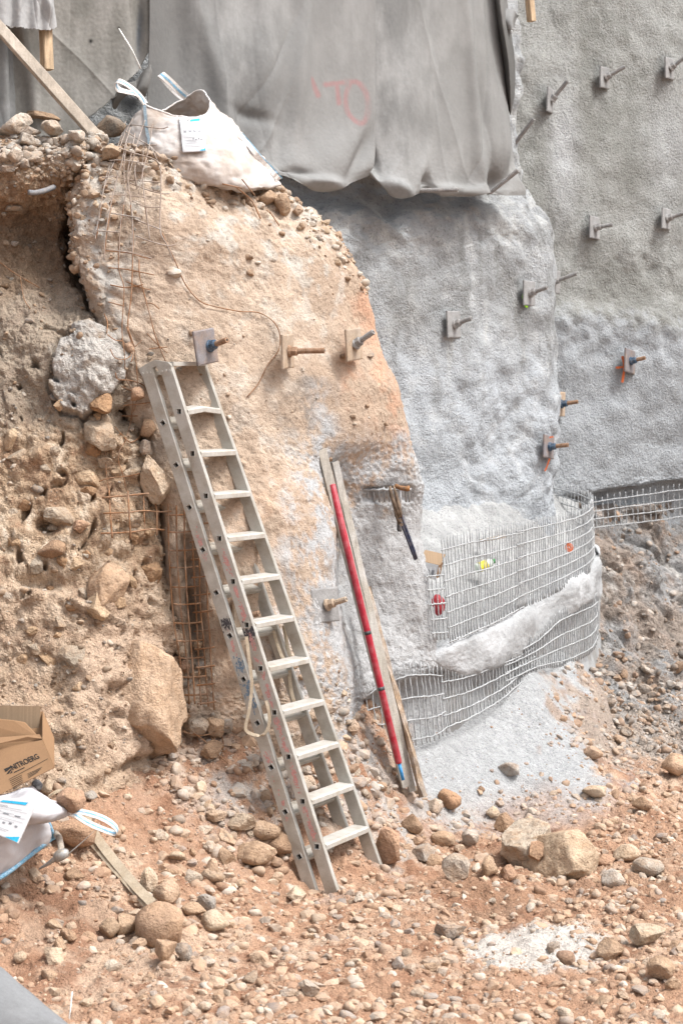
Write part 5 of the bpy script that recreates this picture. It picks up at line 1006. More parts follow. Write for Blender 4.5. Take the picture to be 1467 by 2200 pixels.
# cardboard carton
root = thing('carton', W(20, 1745, 10.5), 'open brown carton with black printed lettering above the white bag', 'box')
f = {'TL': W(-110,1630,10.42), 'TR': W(92,1590,10.42), 'BL': W(-110,1762,10.22)}
tn = np.cross(f['TR']-f['TL'], f['BL']-f['TL']); tn /= np.linalg.norm(tn); tn = -tn if tn[1] > 0 else tn
ray_ = W(117, 1650, 1.0)-np.array([0, 0, CAM_H]); c_ = np.array([0, 0, CAM_H]); f['BR'] = c_+ray_*(((f['TL']-c_)@tn)/(ray_@tn))
depthv = np.array([-.05, .34, .10])
def slab(pts, th, name, mat, par):
    pts = [np.array(p, float) for p in pts]; n_ = np.cross(pts[1]-pts[0], pts[2]-pts[0]); n_ /= np.linalg.norm(n_); k = len(pts)
    V = [p+n_*th/2 for p in pts]+[p-n_*th/2 for p in pts]; return mesh(name, np.array(V), [tuple(range(k)), tuple(range(k, 2*k))[::-1]]+[(j, k+j, k+(j+1) % k, (j+1) % k) for j in range(k)], M[mat], par)
fr_ = slab([f['TL'], f['TR'], f['BR'], f['BL']], .005, 'front_panel', 'card', root)
slab([f['TR']+depthv*.01, f['TR']+depthv, f['BR']+depthv, f['BR']+depthv*.01], .005, 'side_panel', 'card', root)
slab([f['TL']+depthv, f['TR']+depthv, f['BR']+depthv, f['BL']+depthv], .005, 'back_panel', 'card', root)
slab([f['BL']+[0, .005, .004], f['BR']+[0, .005, .004], f['BR']+depthv, f['BL']+depthv], .005, 'bottom_panel', 'card', root)
slab([W(-110,1514,10.74), W(88,1517,10.72), W(84,1588,10.70), W(-110,1600,10.72)], .006, 'back_flap', 'cardpale', root)
slab([W(-110,1534,10.62), W(30,1548,10.60), W(54,1552,10.60), W(86,1586,10.56), W(-110,1602,10.58)], .005, 'inner_flap', 'card', root)
slab([W(-110,1616,10.40), W(0,1598,10.40), W(60,1584,10.42), W(94,1588,10.44), W(86,1578,10.55), W(-110,1594,10.55)], .005, 'front_flap', 'card', root)
tn = np.cross(f['TR']-f['TL'], f['BL']-f['TL']); tn /= np.linalg.norm(tn); tn = -tn if tn[1] > 0 else tn
def onfront(px, py):
    ray = W(px, py, 1.0)-np.array([0, 0, CAM_H]); c = np.array([0, 0, CAM_H]); return c+ray*(((f['TL']-c)@tn)/(ray@tn))+tn*.0045
def lettering(txt, pA, pB, hgt, mat, par, name='lettering'):
    cu = bpy.data.curves.new('txt', 'FONT'); cu.body = txt; cu.size = 1.0; cu.offset = .022; ob = bpy.data.objects.new('txt', cu); S.collection.objects.link(ob)
    bpy.context.view_layer.update(); me = ob.to_mesh(); Vt = np.array([v.co[:] for v in me.vertices]); Ft = [tuple(p.vertices) for p in me.polygons]; ob.to_mesh_clear(); bpy.data.objects.remove(ob); bpy.data.curves.remove(cu)
    x0, x1 = Vt[:, 0].min(), Vt[:, 0].max(); A_, B_ = np.array(pA, float), np.array(pB, float); t = B_-A_; up = np.array([t[1], -t[0]]); up /= np.linalg.norm(up); h = Vt[:, 1].max()
    sl = np.array([-.14, 0])
    V = [onfront(*(A_+t*(v[0]-x0)/(x1-x0)+up*hgt*v[1]/h+np.array([-.25, 0])*hgt*v[1]/h)) for v in Vt]; return mesh(name, np.array(V), Ft, M[mat], par)
lettering('NITROERG', (29, 1655), (87, 1629), 10.5, 'blackink', fr_)
def fpoly(pts, name='print', mat='blackink'): mesh(name, np.array([onfront(*p) for p in pts]), [tuple(range(len(pts)))], M[mat], fr_)
fpoly([(9.5,1653),(25,1646.5),(25.5,1650),(17,1657),(13.5,1659)], 'emblem'); fpoly([(15,1664),(20,1657),(26,1652),(26.5,1655),(20,1663)], 'emblem'); fpoly([(22,1663),(27,1656.5),(28.5,1660.5)], 'emblem')
fpoly([(20,1675),(104,1630.2),(104,1631.2),(20,1676.2)], 'rule')
fpoly([(31,1659.5),(54,1648.6),(54,1650.6),(31,1661.6)], 'print')
for k in range(6): fpoly([(22+k*1.6,1678+k*3.6),(48+k*.6,1665.5+k*3.6),(48.3+k*.6,1666.5+k*3.6),(22.3+k*1.6,1679.2+k*3.6)], 'text_line')
for k in range(4): fpoly([(60+k*.6,1663+k*3),(92-k*3,1648.5+k*3.4),(92-k*3,1649.4+k*3.4),(60.2+k*.6,1664+k*3)], 'text_line')
tag(lump('rubber_cap', W(80, 1688, 10.75), (.03, .03, .035), 8, 'blacktape', 'dark round object behind the lower edge of the carton', 'cap'), None, None)
# mattock head
root = thing('mattock', W(130, 1850, 10.1), 'grey steel mattock head lying in the soil beside the bag', 'mattock')
pk = spl(np.array([W(85,1867,10.10), W(105,1855,10.06), W(122,1842,10.04), W(138,1832,10.04)]), 14); V, Fc = tube(pk, np.linspace(.005, .022, 14), 8); mesh('pick', V, Fc, M['steel'], root, smooth=True)
V, Fc = tube(spl(np.array([W(120,1845,10.05), W(133,1836,10.04), W(148,1832,10.05)]), 8), [.02, .026, .029, .03, .03, .028, .024, .018], 10); eye_ = mesh('eye', V, Fc, M['steel'], root, smooth=True)
bl = spl(np.array([W(143,1838,10.05), W(160,1824,10.05), W(182,1805,10.06), W(205,1783,10.08)]), 12); V = []; Wq = np.array([.45, .8, .4]); Wq /= np.linalg.norm(Wq)
for i, p in enumerate(bl):
    w_ = .02+.028*i/11; t_ = .010-.007*i/11
    for a_, b_ in ((-1, -1), (1, -1), (1, 1), (-1, 1)): V.append(p+Wq*a_*w_+np.array([.6, -.3, .7])*b_*t_)
mesh('blade', np.array(V), [(i*4+k, i*4+(k+1) % 4, i*4+4+(k+1) % 4, i*4+4+k) for i in range(11) for k in range(4)]+[(3, 2, 1, 0), (44, 45, 46, 47)], M['steel'], root, smooth=False)
V, Fc = tube([W(134,1834,10.02), W(128,1800,10.25), W(120,1790,10.45)], .017, 10); mesh('handle', V, Fc, M['oldwood'], root, smooth=True)
# tan strap lying folded on the slope
root = thing('webbing_strap', W(250, 1880, 10.4), 'long tan webbing strap lying folded on the rubble slope', 'strap')
def groundstrap(pts, w, mat, lift, wd, name='webbing'):
    q = spl(np.array(pts, float), 40); d = np.array([depth(a, b, 3) for a, b in q]); d = np.convolve(np.r_[[d[0]]*4, d, [d[-1]]*4], np.ones(9)/9, 'valid')-lift
    V, Fc = ribbon(Wv(np.c_[q, d]), np.array(wd, float), w, .004); return mesh(name, V, Fc, M[mat], root)
groundstrap([(104,1712),(124,1700),(148,1700),(164,1716),(180,1748)], .018, 'tanweb', .06, (.3, .5, .8))
groundstrap([(180,1748),(196,1778),(222,1818),(262,1868),(296,1908),(328,1940)], .050, 'tanweb', .10, (.9, .2, .45))
groundstrap([(196,1806),(214,1826),(244,1862),(280,1902),(316,1944)], .040, 'tanweb', .06, (.9, .1, .5))
# straps on the ladder
root = thing('webbing_strap', W(550, 1590, 11.6), 'tan webbing strap looped round the lower ladder rails', 'strap')
cs_ = lambda x, y: (480+x/5.945, 1250+y/5.945)
def ladstrap(pts, w, d0_, wd, d1_=None):
    q = np.array([cs_(*p) for p in pts]); q = spl(q, 30); V, Fc = ribbon(Wv(np.c_[q, np.linspace(d0_, d1_ or d0_, 30)]), np.array(wd, float), w, .003); mesh('webbing', V, Fc, M['tanweb'], root)
ladstrap([(295,700),(318,880),(345,1100),(365,1300),(352,1480),(325,1660),(285,1840),(300,1910),(380,1950),(480,1965),(550,1910),(588,1800),(585,1680),(565,1580),(545,1520)], .019, 11.50, (1, .2, .15), 11.50)
ladstrap([(640,620),(690,790),(750,950),(815,1030)], .02, 11.98, (1, .3, .2)); ladstrap([(770,560),(800,700),(822,850),(870,1000)], .024, 12.02, (1, .3, .2)); ladstrap([(848,1130),(850,1260),(878,1440),(935,1590),(985,1612)], .022, 11.98, (1, .3, .2))

# ------------------------------------------------------------------ small loose things
root = tag(mesh('cable_conduit', *tube(spl(np.array([W(62,413,12.0), W(75,414,12.02), W(95,410,12.08), W(116,402,12.2)]), 14), .0165, 12), M['pipegrey'], smooth=True), 'short grey conduit end sticking out of the bank crest', 'pipe')
tag(mesh('white_string', *tube(spl(np.array([W(256,62,13.15), W(266,78,13.06), W(284,108,13.02), W(303,148,13.05)]), 14), .006, 6), M['wirewhite'], smooth=True), 'thin white string hanging from the left felt sheet', 'string')
tag(mesh('white_stick', *tube([W(156,2130,9.0), W(152,2168,8.98), W(146,2215,8.96)], .0035, 6), M['wirewhite'], smooth=True), 'thin white stick standing in the bottom left gravel', 'stick')
cs = [[(-160,2060,8.35),(-60,2058,8.3),(0,2076,8.3),(10,2084,8.34)],[(-160,2120,8.2),(-40,2110,8.16),(40,2118,8.18),(60,2126,8.24)],[(-160,2190,8.1),(-20,2170,8.06),(80,2160,8.1),(104,2164,8.18)],[(-160,2260,8.05),(20,2240,8.0),(130,2206,8.02),(156,2206,8.1)],[(-160,2330,8.1),(60,2310,8.05),(190,2262,8.05),(220,2262,8.12)]]
P = surf(Wv(cs), 60, 60); P = P+normals(P)*(.004*fbm(P, 6, 3, .5, 231))[..., None]
o = mesh('felt_sheet', P, gridf(60, 60), M['cloth'], None, np.tile(lin(158, 161, 164)*.56, (3600, 1))*(1+.12*fbm(P, 60, 2, .6, 233).ravel())[:, None], True); md = o.modifiers.new("thickness", 'SOLIDIFY'); md.thickness = .02; md.offset = -1
tag(o, 'blurred pale grey felt corner in the bottom left foreground', 'felt sheet', 'felt sheets hung on the walls'); o["group"] = 'loose felt pieces'
# ------------------------------------------------------------------ stones
def rockshape(seed, sub, ang=.5, flat=1.0):
    g = np.random.default_rng(seed); V, Fc = ico(sub)
    V = V*(1+.22*fbm(V+seed*1.7, .9, 2, .5, seed))[:, None]
    for _ in range(int(6+10*ang)):
        n_ = g.normal(size=3); n_ /= np.linalg.norm(n_); off = .52+.36*g.random()+.05*noise(V+seed, 3, seed+7); h = V@n_-off; V = V-np.outer(np.clip(h, 0, None)*(.75+.25*ang if ang < .6 else 1.0), n_)
    if sub >= 3: V = V*(1+.05*fbm(V+seed, 3.5, 4, .6, seed+3)+.03*ridge(V+seed, 2.5, 3, .5, seed+5))[:, None]
    else: V = V*(1+.07*noise(V+seed, 2.5, seed+3))[:, None]
    V = V-(V.max(0)+V.min(0))/2; return V/np.abs(V).max(0)*np.array([1, 1, flat]), Fc
PAL = [lin(208, 176, 146)*.68, lin(216, 190, 160)*.69, lin(200, 164, 130)*.67, lin(212, 198, 180)*.68, lin(196, 178, 158)*.66, lin(206, 170, 138)*.67, lin(176, 168, 160)*.63, lin(220, 206, 188)*.70, lin(190, 150, 118)*.65, lin(214, 182, 152)*.68]
PAL0 = [lin(206, 172, 140)*.68, lin(222, 198, 170)*.70, lin(190, 150, 116)*.66, lin(214, 204, 190)*.68, lin(180, 172, 162)*.64, lin(200, 160, 126)*.66, lin(150, 148, 146)*.6, lin(226, 214, 198)*.70, lin(176, 132, 98)*.64]
def desat(c, k=.18): c = np.asarray(c); c = c*(1-k)+k*(c@np.array([.3, .55, .15])); return c*.82+lin(218, 192, 164)*.7*.22
_shapes = {}
def shapemesh(seed, sub, ang):
    k = (seed, sub, ang)
    if k not in _shapes:
        V, Fc = rockshape(seed, sub, ang); me = bpy.data.meshes.new('stone'); me.from_pydata(V.tolist(), [], [tuple(int(i) for i in q) for q in Fc])
        me.polygons.foreach_set("use_smooth", np.full(len(me.polygons), ang < .6 or sub > 3)); me.materials.append(M['rock']); me.update(); _shapes[k] = me
    return _shapes[k]
def stone(px, py, w, h, col, label, name='stone', ang=.6, seed=0, sub=3, dep=None, d=None, sink=.25, cat='stone', group=None, tilt=0.0):
    d = d or depth(px, min(py+h*.35, 2290), 2); sx, sz = w*d/F/2, h*d/F/2; sy = dep/2 if dep else (sx+sz)/2
    o = bpy.data.objects.new(name, shapemesh(seed, sub, ang)); S.collection.objects.link(o)
    o.scale = (sx*1.03, sy*1.03, sz*1.03); o.rotation_euler = (0, math.radians(tilt), 0); p = W(px, py, d-sy*(.5-sink)); o.location = p; o.color = (*[float(c) for c in desat(col)], 1)
    return tag(o, label, cat, group)
tan_, cream, brown, grey_, white_, red_ = lin(204, 168, 134)*.68, lin(222, 200, 172)*.70, lin(176, 136, 102)*.64, lin(170, 168, 164)*.64, lin(214, 210, 202)*.7, lin(200, 150, 116)*.66
# boulders set in the bank and along its foot
stone(300, 1500, 190, 270, lin(216, 182, 150)*.69, 'large flat-faced tan rock slab at the foot of the bank', 'boulder', .9, 11, 5, .42, 11.70, cat='boulder', tilt=-12)
stone(226, 1282, 84, 146, tan_, 'upright tan boulder set in the bank beside the rusty grid', 'boulder', .5, 12, 5, .28, 11.70, cat='boulder', tilt=14)
stone(334, 1030, 66, 108, cream*.95, 'pale boulder at the crack just left of the ladder', 'boulder', .6, 13, 5, .22, 11.93, cat='boulder', tilt=-6)
stone(216, 935, 62, 76, lin(196, 180, 158)*.66, 'flat pale stone under the grey sprayed crust', 'stone', .8, 14, 3, .12, 11.86, tilt=-18)
stone(314, 962, 28, 36, grey_*1.05, 'small grey stone wedged in the crack above the pale boulder', seed=15, d=11.95)
stone(297, 846, 30, 30, red_*.8, 'rusty brown lump caught in wires left of ladder top', ang=.2, seed=16, d=11.93)
stone(277, 746, 26, 24, lin(178, 140, 112)*.64, 'small brown stone caught in wires above the ladder', ang=.4, seed=17, d=11.98)
stone(316, 680, 44, 12, lin(160, 132, 112)*.6, 'thin brown chip stuck on the upper tan wall', ang=.8, seed=18, d=12.08)
stone(318, 920, 34, 40, brown, 'brown clod behind the wires beside the upper ladder', ang=.3, seed=19, d=12.0)
stone(175, 1132, 0+36, 30, red_*.9, 'reddish stone in the bank under the dark hole', ang=.8, seed=20)
stone(112, 1180, 60, 40, brown*.95, 'brown clay lump in the lower bank', ang=.3, seed=21)
# around the cavity
for i, (x, y, w, h, c_, lb) in enumerate([(391,1400,26,24,cream,'pale stone at the top of the pile in the wire strip'),(374,1424,28,30,brown,'brown stone left of the wire strip'),(425,1388,20,22,tan_,'tan stone caught inside the wire strip'),(432,1428,26,18,grey_,'grey stone inside the lower wire strip'),(398,1432,22,28,red_,'reddish stone at the left of the lower wire strip'),(420,1446,24,12,cream,'flat pale stone inside the lower wire strip'),
    (428,1562,44,40,lin(200,186,170)*.66,'pale dusted rock on the heap below the wire strip'),(462,1562,40,44,tan_*.95,'tan rock right of the pale dusted rock on the heap'),(380,1520,24,22,grey_,'grey stone at the left end of the heap below the wire strip'),(398,1538,26,24,brown,'brown stone on the heap below the wire strip'),(485,1560,30,30,grey_*1.1,'grey dusted rock at the right end of the heap'),(455,1610,50,40,brown*.9,'brown rock at the foot of the heap among wire ends')]):
    stone(x, y, w, h, c_, lb, ang=.6, seed=22+i, d=depth(x, y, 2)-.03)
# boulder cluster on the floor at right
stone(1130, 1828, 112, 118, lin(214, 200, 180)*.68, 'pale rear boulder of the pair on the floor at right', 'boulder', .7, 41, 5, .42, 12.2, cat='boulder')
stone(1208, 1860, 158, 146, lin(220, 192, 158)*.69, 'large tan front boulder of the pair on the floor at right', 'boulder', .75, 42, 5, .5, 11.95, cat='boulder', tilt=-18)
stone(1157, 1832, 46, 48, lin(200, 150, 110)*.66, 'orange-brown stone wedged between the two large boulders', 'stone', .9, 43, 3, .16, 11.93)
uni = [(830,1815,56,84,red_,'reddish rock beside the right foot of the ladder',.7),(1086,1768,52,46,brown,'brown rock behind the rear boulder',.8),(1010,1800,37,35,lin(200,194,186)*.68,'round pale grey cobble left of the boulders',.1),(951,1803,52,36,tan_,'rounded tan cobble in the row left of the boulders',.2),(884,1770,48,42,brown*.9,'dark brown clod right of the ladder',.4),(907,1832,60,36,grey_*1.05,'flat grey stone right of the ladder foot',.7),(979,1865,60,62,lin(196,184,170)*.66,'pointed grey-tan rock left of the boulders',.8),(1052,1860,36,46,tan_*.92,'upright tan stone between cobble and boulders',.4),(1092,1874,36,36,red_,'reddish stone at the boulders left foot',.7),(965,1716,50,44,lin(206,150,104)*.66,'orange clod at the edge of the grey slope',.4),(934,1732,36,34,lin(206,190,174)*.68,'pale stone left of the orange clod',.4),(1058,1745,30,26,cream,'small cream stone on the grey slope edge',.5),
 (1345,1832,58,34,cream,'cream cobble right of the boulders',.2),(1316,1886,50,36,white_,'white cobble right of the front boulder',.2),(1392,1862,66,40,lin(190,184,174)*.66,'flat grey-cream stone at right of the boulders',.5),(1300,1848,40,24,red_,'small reddish cobble beside the front boulder',.2),(1390,2006,74,40,lin(206,190,164)*.68,'broad tan-grey stone near the right edge',.7),(968,2001,70,34,lin(150,150,150)*.6,'angular grey stone left of the white powder patch',.9),(1215,2058,40,32,lin(170,130,104)*.6,'brown clod on the white powder patch',.2),(1310,2040,60,50,tan_*.9,'tan rock at the right of the powder patch',.6),(1450,1642,56,46,lin(212,172,138)*.68,'tan cobble at the right edge below the rock slope',.2),(1272,1616,44,26,lin(200,166,140)*.66,'tan stone where the grey slope meets the floor',.3),(1092,1652,44,30,lin(190,190,188)*.66,'grey dusted stone alone on the grey slope',.4),(1175,1848,0+30,30,brown,'brown clod by the orange-brown stone',.3),(1420,2082,60,46,tan_,'tan rock at the lower right edge',.5),(1275,1700,50,26,cream*.95,'flat cream stone behind the boulders',.5),(1378,1726,40,30,brown,'brown clod right behind the boulders',.3),
 (356,1916,62,48,lin(214,178,146)*.68,'smooth round tan cobble above the big clod',.1),(344,1986,104,92,lin(204,162,128)*.66,'big rough tan clod in the left foreground',.2),(417,1952,52,30,tan_,'tan cobble right of the smooth round one',.2),(462,1976,62,44,cream*.95,'cream cobble right of the big clod',.3),(572,1783,62,42,lin(202,170,140)*.68,'smooth oval cobble left of the ladder',.1),(548,1832,92,52,tan_,'long tan rock left of the ladder foot',.4),(604,1812,58,50,brown,'brown rock behind the ladder rails',.5),(455,1866,32,42,lin(210,176,146)*.68,'upright tan cobble on the slope left of the ladder',.2),(520,1764,60,34,lin(206,184,158)*.68,'angular cream rock upslope left of the ladder',.8),(465,1752,46,26,lin(204,176,150)*.68,'flat cream stone upslope left of the ladder',.6),(236,1994,46,42,lin(180,150,120)*.64,'brown-grey stone left of the big clod',.4),(271,1986,44,44,tan_*.95,'tan stone touching the left of the big clod',.4),(356,2044,46,52,lin(200,160,124)*.66,'upright tan stone below the big clod',.4),(394,2046,36,40,grey_,'grey stone below the big clod',.5),(445,2066,38,26,white_,'white angular stone below and right of the big clod',.8),(636,1922,44,38,cream*.97,'cream angular stone left of the ladder foot',.8),(664,2122,46,34,lin(190,188,182)*.66,'grey-white stone at the bottom centre',.8),(440,1940,48,42,grey_*1.1,'grey rock behind the cream cobble',.6),(320,1890,40,56,cream,'cream rock at the strap end',.7),
 (152,1722,64,52,red_*.95,'reddish boulder behind the white bag neck',.4),(160,1790,96,58,lin(196,150,114)*.66,'broad brown boulder behind the mattock',.5),(100,1690,28,34,lin(196,176,150)*.66,'small pale cobble behind the carton corner',.2),(190,1708,40,18,grey_*1.1,'flat grey stone behind the strap bend',.5),(170,1812,46,16,brown,'flat brown stone above the mattock blade',.5),(162,1878,42,28,brown*.85,'dark brown stone under the mattock',.4),(130,2028,28,34,tan_,'narrow tan stone in the soil at lower left',.6),(148,2008,36,30,brown,'brown stone in the soil at lower left',.6),
 (32,332,34,34,white_*.98,'larger round white cobble on the crest at far left',.1),(9,336,26,24,white_*.96,'smaller round white cobble on the crest at far left',.1),(66,282,46,26,grey_,'long grey stone on the crest below the felt',.6),(74,342,38,14,lin(206,200,190)*.66,'flat pale stone right of the white cobbles',.3),(18,362,36,18,grey_*1.05,'angular grey stone below the white cobbles',.7),(200,308,30,26,lin(190,188,180)*.66,'pale stone at the foot of the leaning board',.4),(30,446,36,16,lin(160,158,150)*.62,'flat grey-green stone in the damp soil',.5),(33,524,18,12,grey_,'small grey pebble lower in the damp soil',.2),(606,440,36,48,lin(178,146,116)*.62,'brown rock at the right end of the crest under the bag',.7),(575,424,46,34,lin(196,164,134)*.66,'tan clod under the right end of the bag',.4),(640,452,24,24,lin(190,160,134)*.64,'tan stone right of the brown crest rock',.6),(240,272,70,50,lin(140,136,128)*.56,'dark grey rock in the gap behind the crest',.3),(300,360,24,20,white_,'white chip among the draped wires',.8)]
for i, (x, y, w, h, c_, lb, an) in enumerate(uni):
    stone(x, y, w, h, c_, lb, ang=an, seed=60+(i % 22), d=(13.0 if (x, y) == (240, 272) else None))

for i, (x, y, w, h, c_, lb) in enumerate([(30,272,80,44,lin(206,200,190)*.68,'pale crusty concrete lump on the crest at far left'),(112,276,44,34,lin(196,188,176)*.66,'grey crusty concrete lump on the crest under the felt'),(164,292,40,34,lin(204,198,188)*.68,'pale crusty concrete lump beside the foot of the leaning board'),(92,252,80,22,lin(150,122,96)*.62,'brown clod of gravelly soil on top of the crest'),(240,330,50,36,lin(200,180,154)*.66,'tan lump at the crest under the draped wire'),(60,304,40,30,lin(204,198,188)*.68,'white crusty lump just above the round cobbles')]):
    stone(x, y, w, h, c_, lb, 'concrete_lump' if 'concrete' in lb else 'stone', .8, 90+i, 4, .25, tilt=(-20, 12, 25, 5, -15, 18)[i], d=depth(x, min(y+20, 320), 3)+.08)
# loose stones of the floor and slopes: the largest 200 one by one, the rest as gravel
g = np.random.default_rng(42)
zones = [  # px range, py range, count, size range in metres, label, group
 ((20, 720), (1960, 2190), 50, (.028, .055), 'stone in left foreground gravel', 'loose stones, left foreground'),
 ((740, 1460), (1900, 2190), 50, (.024, .050), 'stone in right foreground gravel', 'loose stones, right foreground'),
 ((330, 640), (1680, 1930), 46, (.030, .065), 'stone on slope left of ladder', 'rubble stones, left slope'),
 ((650, 850), (1520, 1740), 30, (.030, .060), 'stone on heap by the planks', 'rubble stones, heap'),
 ((850, 1460), (1690, 1890), 40, (.026, .055), 'stone on floor behind and beside boulders', 'loose stones, boulders'),
 ((1280, 1460), (1380, 1620), 44, (.028, .075), 'broken stone on the rock slope', 'broken stones, rock slope')]
lum = lambda c: .3*c[0]+.55*c[1]+.15*c[2]
ROUND = set()
where = {'loose stones, left foreground': ('nearer the white stick', 'nearer the bottom centre'), 'loose stones, right foreground': ('left of the white powder', 'right of the white powder'), 'rubble stones, left slope': ('towards the strap', 'towards the ladder'), 'rubble stones, heap': ('close to the ladder', 'close to the red pipe'), 'loose stones, boulders': ('left of the boulders', 'right of the boulders'), 'broken stones, rock slope': ('near the curved mesh', 'near the right edge')}
for (xa, xb), (ya, yb), n_, (r0, r1), lb, gr in zones:
    k = 0
    while k < n_:
        x, y = xa+(xb-xa)*g.random(), ya+(yb-ya)*g.random(); s_ = r0*(r1/r0)**(g.random()**1.6); d = depth(x, y, 1)
        if gr.startswith('rubble stones, heap') and x > 700+ (y-1480)*.8: continue
        pal = PAL[g.integers(len(PAL))] if not gr.startswith('broken') else [lin(170,166,162)*.62, lin(150,146,142)*.6, lin(190,184,176)*.66, lin(176,150,130)*.62][g.integers(4)]
        if gr.startswith('rubble stones, heap'): pal = pal*.6+lin(190,188,184)*.66*.4
        an_ = float(g.choice([.2, .7, .95] if not gr.startswith('broken') else [.8, .95])); sm_ = shapemesh(60+int(g.integers(22)), 2, an_)
        if an_ < .3: ROUND.add(sm_.name)
        o = bpy.data.objects.new('stone', sm_); S.collection.objects.link(o)
        o.scale = (s_*(.8+.5*g.random()), s_*(.7+.4*g.random()), s_*(.5+.4*g.random())); o.rotation_euler = tuple(g.normal(0, .4, 2))+(g.random()*6.28,)
        o.location = W(x, y, d)+np.array([0, 0, s_*.02]); o.color = (*[float(c) for c in desat(pal*(.85+.3*g.random()))], 1); 
        adj = 'pale' if lum(o.color) > .36 else ('dark' if lum(o.color) < .26 else 'mid-toned'); shp = 'rounded' if o.data.name in ROUND else 'angular'; szw = 'larger' if s_ > math.sqrt(r0*r1) else 'smaller'
        side = where[gr][0 if x < (xa+xb)/2 else 1]; szw = szw+(' front' if y > (ya+yb)/2 else ' rear')
        tag(o, f'{szw} {adj} {shp} {lb} {side}', 'stone', gr); k += 1

# angular rocks bedded in the bank, flush with the soil
bank_pal = [lin(204, 174, 142)*.67, lin(216, 190, 160)*.69, lin(186, 150, 116)*.65, lin(196, 182, 164)*.66]; colw = ['tan', 'cream', 'brown', 'greyish']
k = 0
while k < 46:
    x, y = g.uniform(0, 370), g.uniform(860, 1640)
    if x > np.interp(y, [860, 950, 1100, 1300, 1640], [225, 260, 315, 345, 370]) or (abs(x-283) < 105 and abs(y-1492) < 140) or (x < 125 and y > 1490): continue
    s_ = .030*(3.4**(g.random()**1.7)); ci_ = int(g.integers(4)); o = bpy.data.objects.new('stone', shapemesh(60+int(g.integers(22)), 3, .95)); S.collection.objects.link(o); o.data.polygons.foreach_set('use_smooth', np.zeros(len(o.data.polygons), bool))
    o.scale = (s_*(.8+.6*g.random()), s_*.8, s_*(.7+.6*g.random())); o.rotation_euler = tuple(g.normal(0, .6, 3)); o.location = W(x, y, depth(x, y, 3)+s_*.30); o.color = (*[float(c) for c in bank_pal[ci_]*(.85+.25*g.random())], 1)
    hgt = 'high in the bank' if y < 1080 else ('halfway down the bank' if y < 1340 else 'low in the bank'); sid = 'near the left edge' if x < 110 else ('in the middle' if x < 220 else 'near the ladder side')
    tag(o, f"{'large' if s_ > .055 else 'small'} {colw[ci_]} angular rock bedded {hgt} {sid}", 'stone', 'rocks bedded in the bank'); k += 1

def scatter(name, pos, nrm, size, colr, label, subs=(2, 1), split=.022, seed=5, emb=.0):
    """many small stones as one object (nobody could count them)"""
    gg = np.random.default_rng(seed); n_ = len(pos); Vs, Fs, Cs, Sm, off = [], [], [], [], 0
    for sub, mask in ((subs[0], size >= split), (subs[1], size < split)):
        idx = np.where(mask)[0]
        for sh in range(6):
            ii = idx[sh::6]
            if not len(ii): continue
            V, Fc = rockshape(300+sh, sub, [.3, .9, .6, 1.0, .5, .8][sh]); A_ = gg.normal(size=(len(ii), 3, 3)); Q_, _ = np.linalg.qr(A_)
            sc = size[ii, None]*(.6+.6*gg.random((len(ii), 3))); Vw = np.einsum('vk,nk,nkj->nvj', V, sc, Q_)
            Vw[..., 2] *= .8; Vw += (pos[ii]+nrm[ii]*size[ii, None]*emb)[:, None, :]
            Vs.append(Vw.reshape(-1, 3)); Fs.append((Fc[None]+(np.arange(len(ii))*len(V))[:, None, None]+off).reshape(-1, 3)); off += len(ii)*len(V)
            Cs.append(np.repeat(colr[ii], len(V), 0)); Sm.append(np.full(len(ii)*len(Fc), sh in (0, 4)))
    o = mesh(name, np.concatenate(Vs), np.concatenate(Fs), M['gravel'], None, np.concatenate(Cs), False, 'stuff')
    sm_ = np.concatenate(Sm); o.data.polygons.foreach_set('use_smooth', sm_); o.data.update(); return o
# gravel on the floor
n_ = 46000; X = -2.5+6.2*g.random(n_); Y = 8.55+6.9*g.random(n_)**1.25; Z = gz(X, Y); Pq = np.stack([X, Y, Z], -1); x, y = PX(Pq)
grm = np.clip(sm(1760, 1660, y+.14*np.abs(x-1020))*sm(850, 900, x)*sm(45, -45, x-np.interp(y, [1400, 1450, 1520, 1600, 1650, 1720], [1290, 1190, 1140, 1170, 1235, 1260])), 0, 1); powder = blob(x, y, 1140, 2035, 140, 40)
_m = (x > 360) & (x < 880) & (y > 1480) & (y < 1830)
clump = fbm(Pq, 1.6, 3, .5, 301)+.5*_m; keep = (x > -160) & (x < 1800) & (g.random(n_) > np.maximum(.93*grm, powder*1.2)) & (g.random(n_) < .62+.75*clump) & (y < 2260)
Pq, x, y = Pq[keep], x[keep], y[keep]; n_ = len(Pq); sz = .0060*(7.0**(g.random(n_)**2.5)); left = sm(650, 520, x)*sm(2000, 1900, y); sz *= 1+.35*left+.35*((x > 600) & (x < 880) & (y < 1760)); sz *= np.where(x < 330, .8, 1)
ci = np.array(PAL)[g.integers(len(PAL), size=n_)]*(.82+.36*g.random((n_, 1))); dustm = np.clip(blob(x, y, 560, 1680, 170, 110)+blob(x, y, 780, 1640, 70, 110)+sm(1700, 1620, y)*sm(800, 900, x)+blob(x, y, 1000, 1740, 200, 40), 0, 1)[:, None]*(g.random((n_, 1)) < .7)
soil = np.array([lin(200, 150, 110)*.67, lin(212, 172, 136)*.68, lin(180, 126, 86)*.65])[g.integers(3, size=n_)]; mk = (.35+.65*(g.random((n_, 1)) < .45))*np.clip(1.25-sz[:, None]/.03, .25, 1); ci = ci*(1-mk)+soil*mk
ci = ci*(1-.7*dustm)+lin(188, 186, 182)*.66*.7*dustm
scatter('gravel', Pq, np.tile([0, 0, 1.0], (n_, 1)), sz, ci, '')
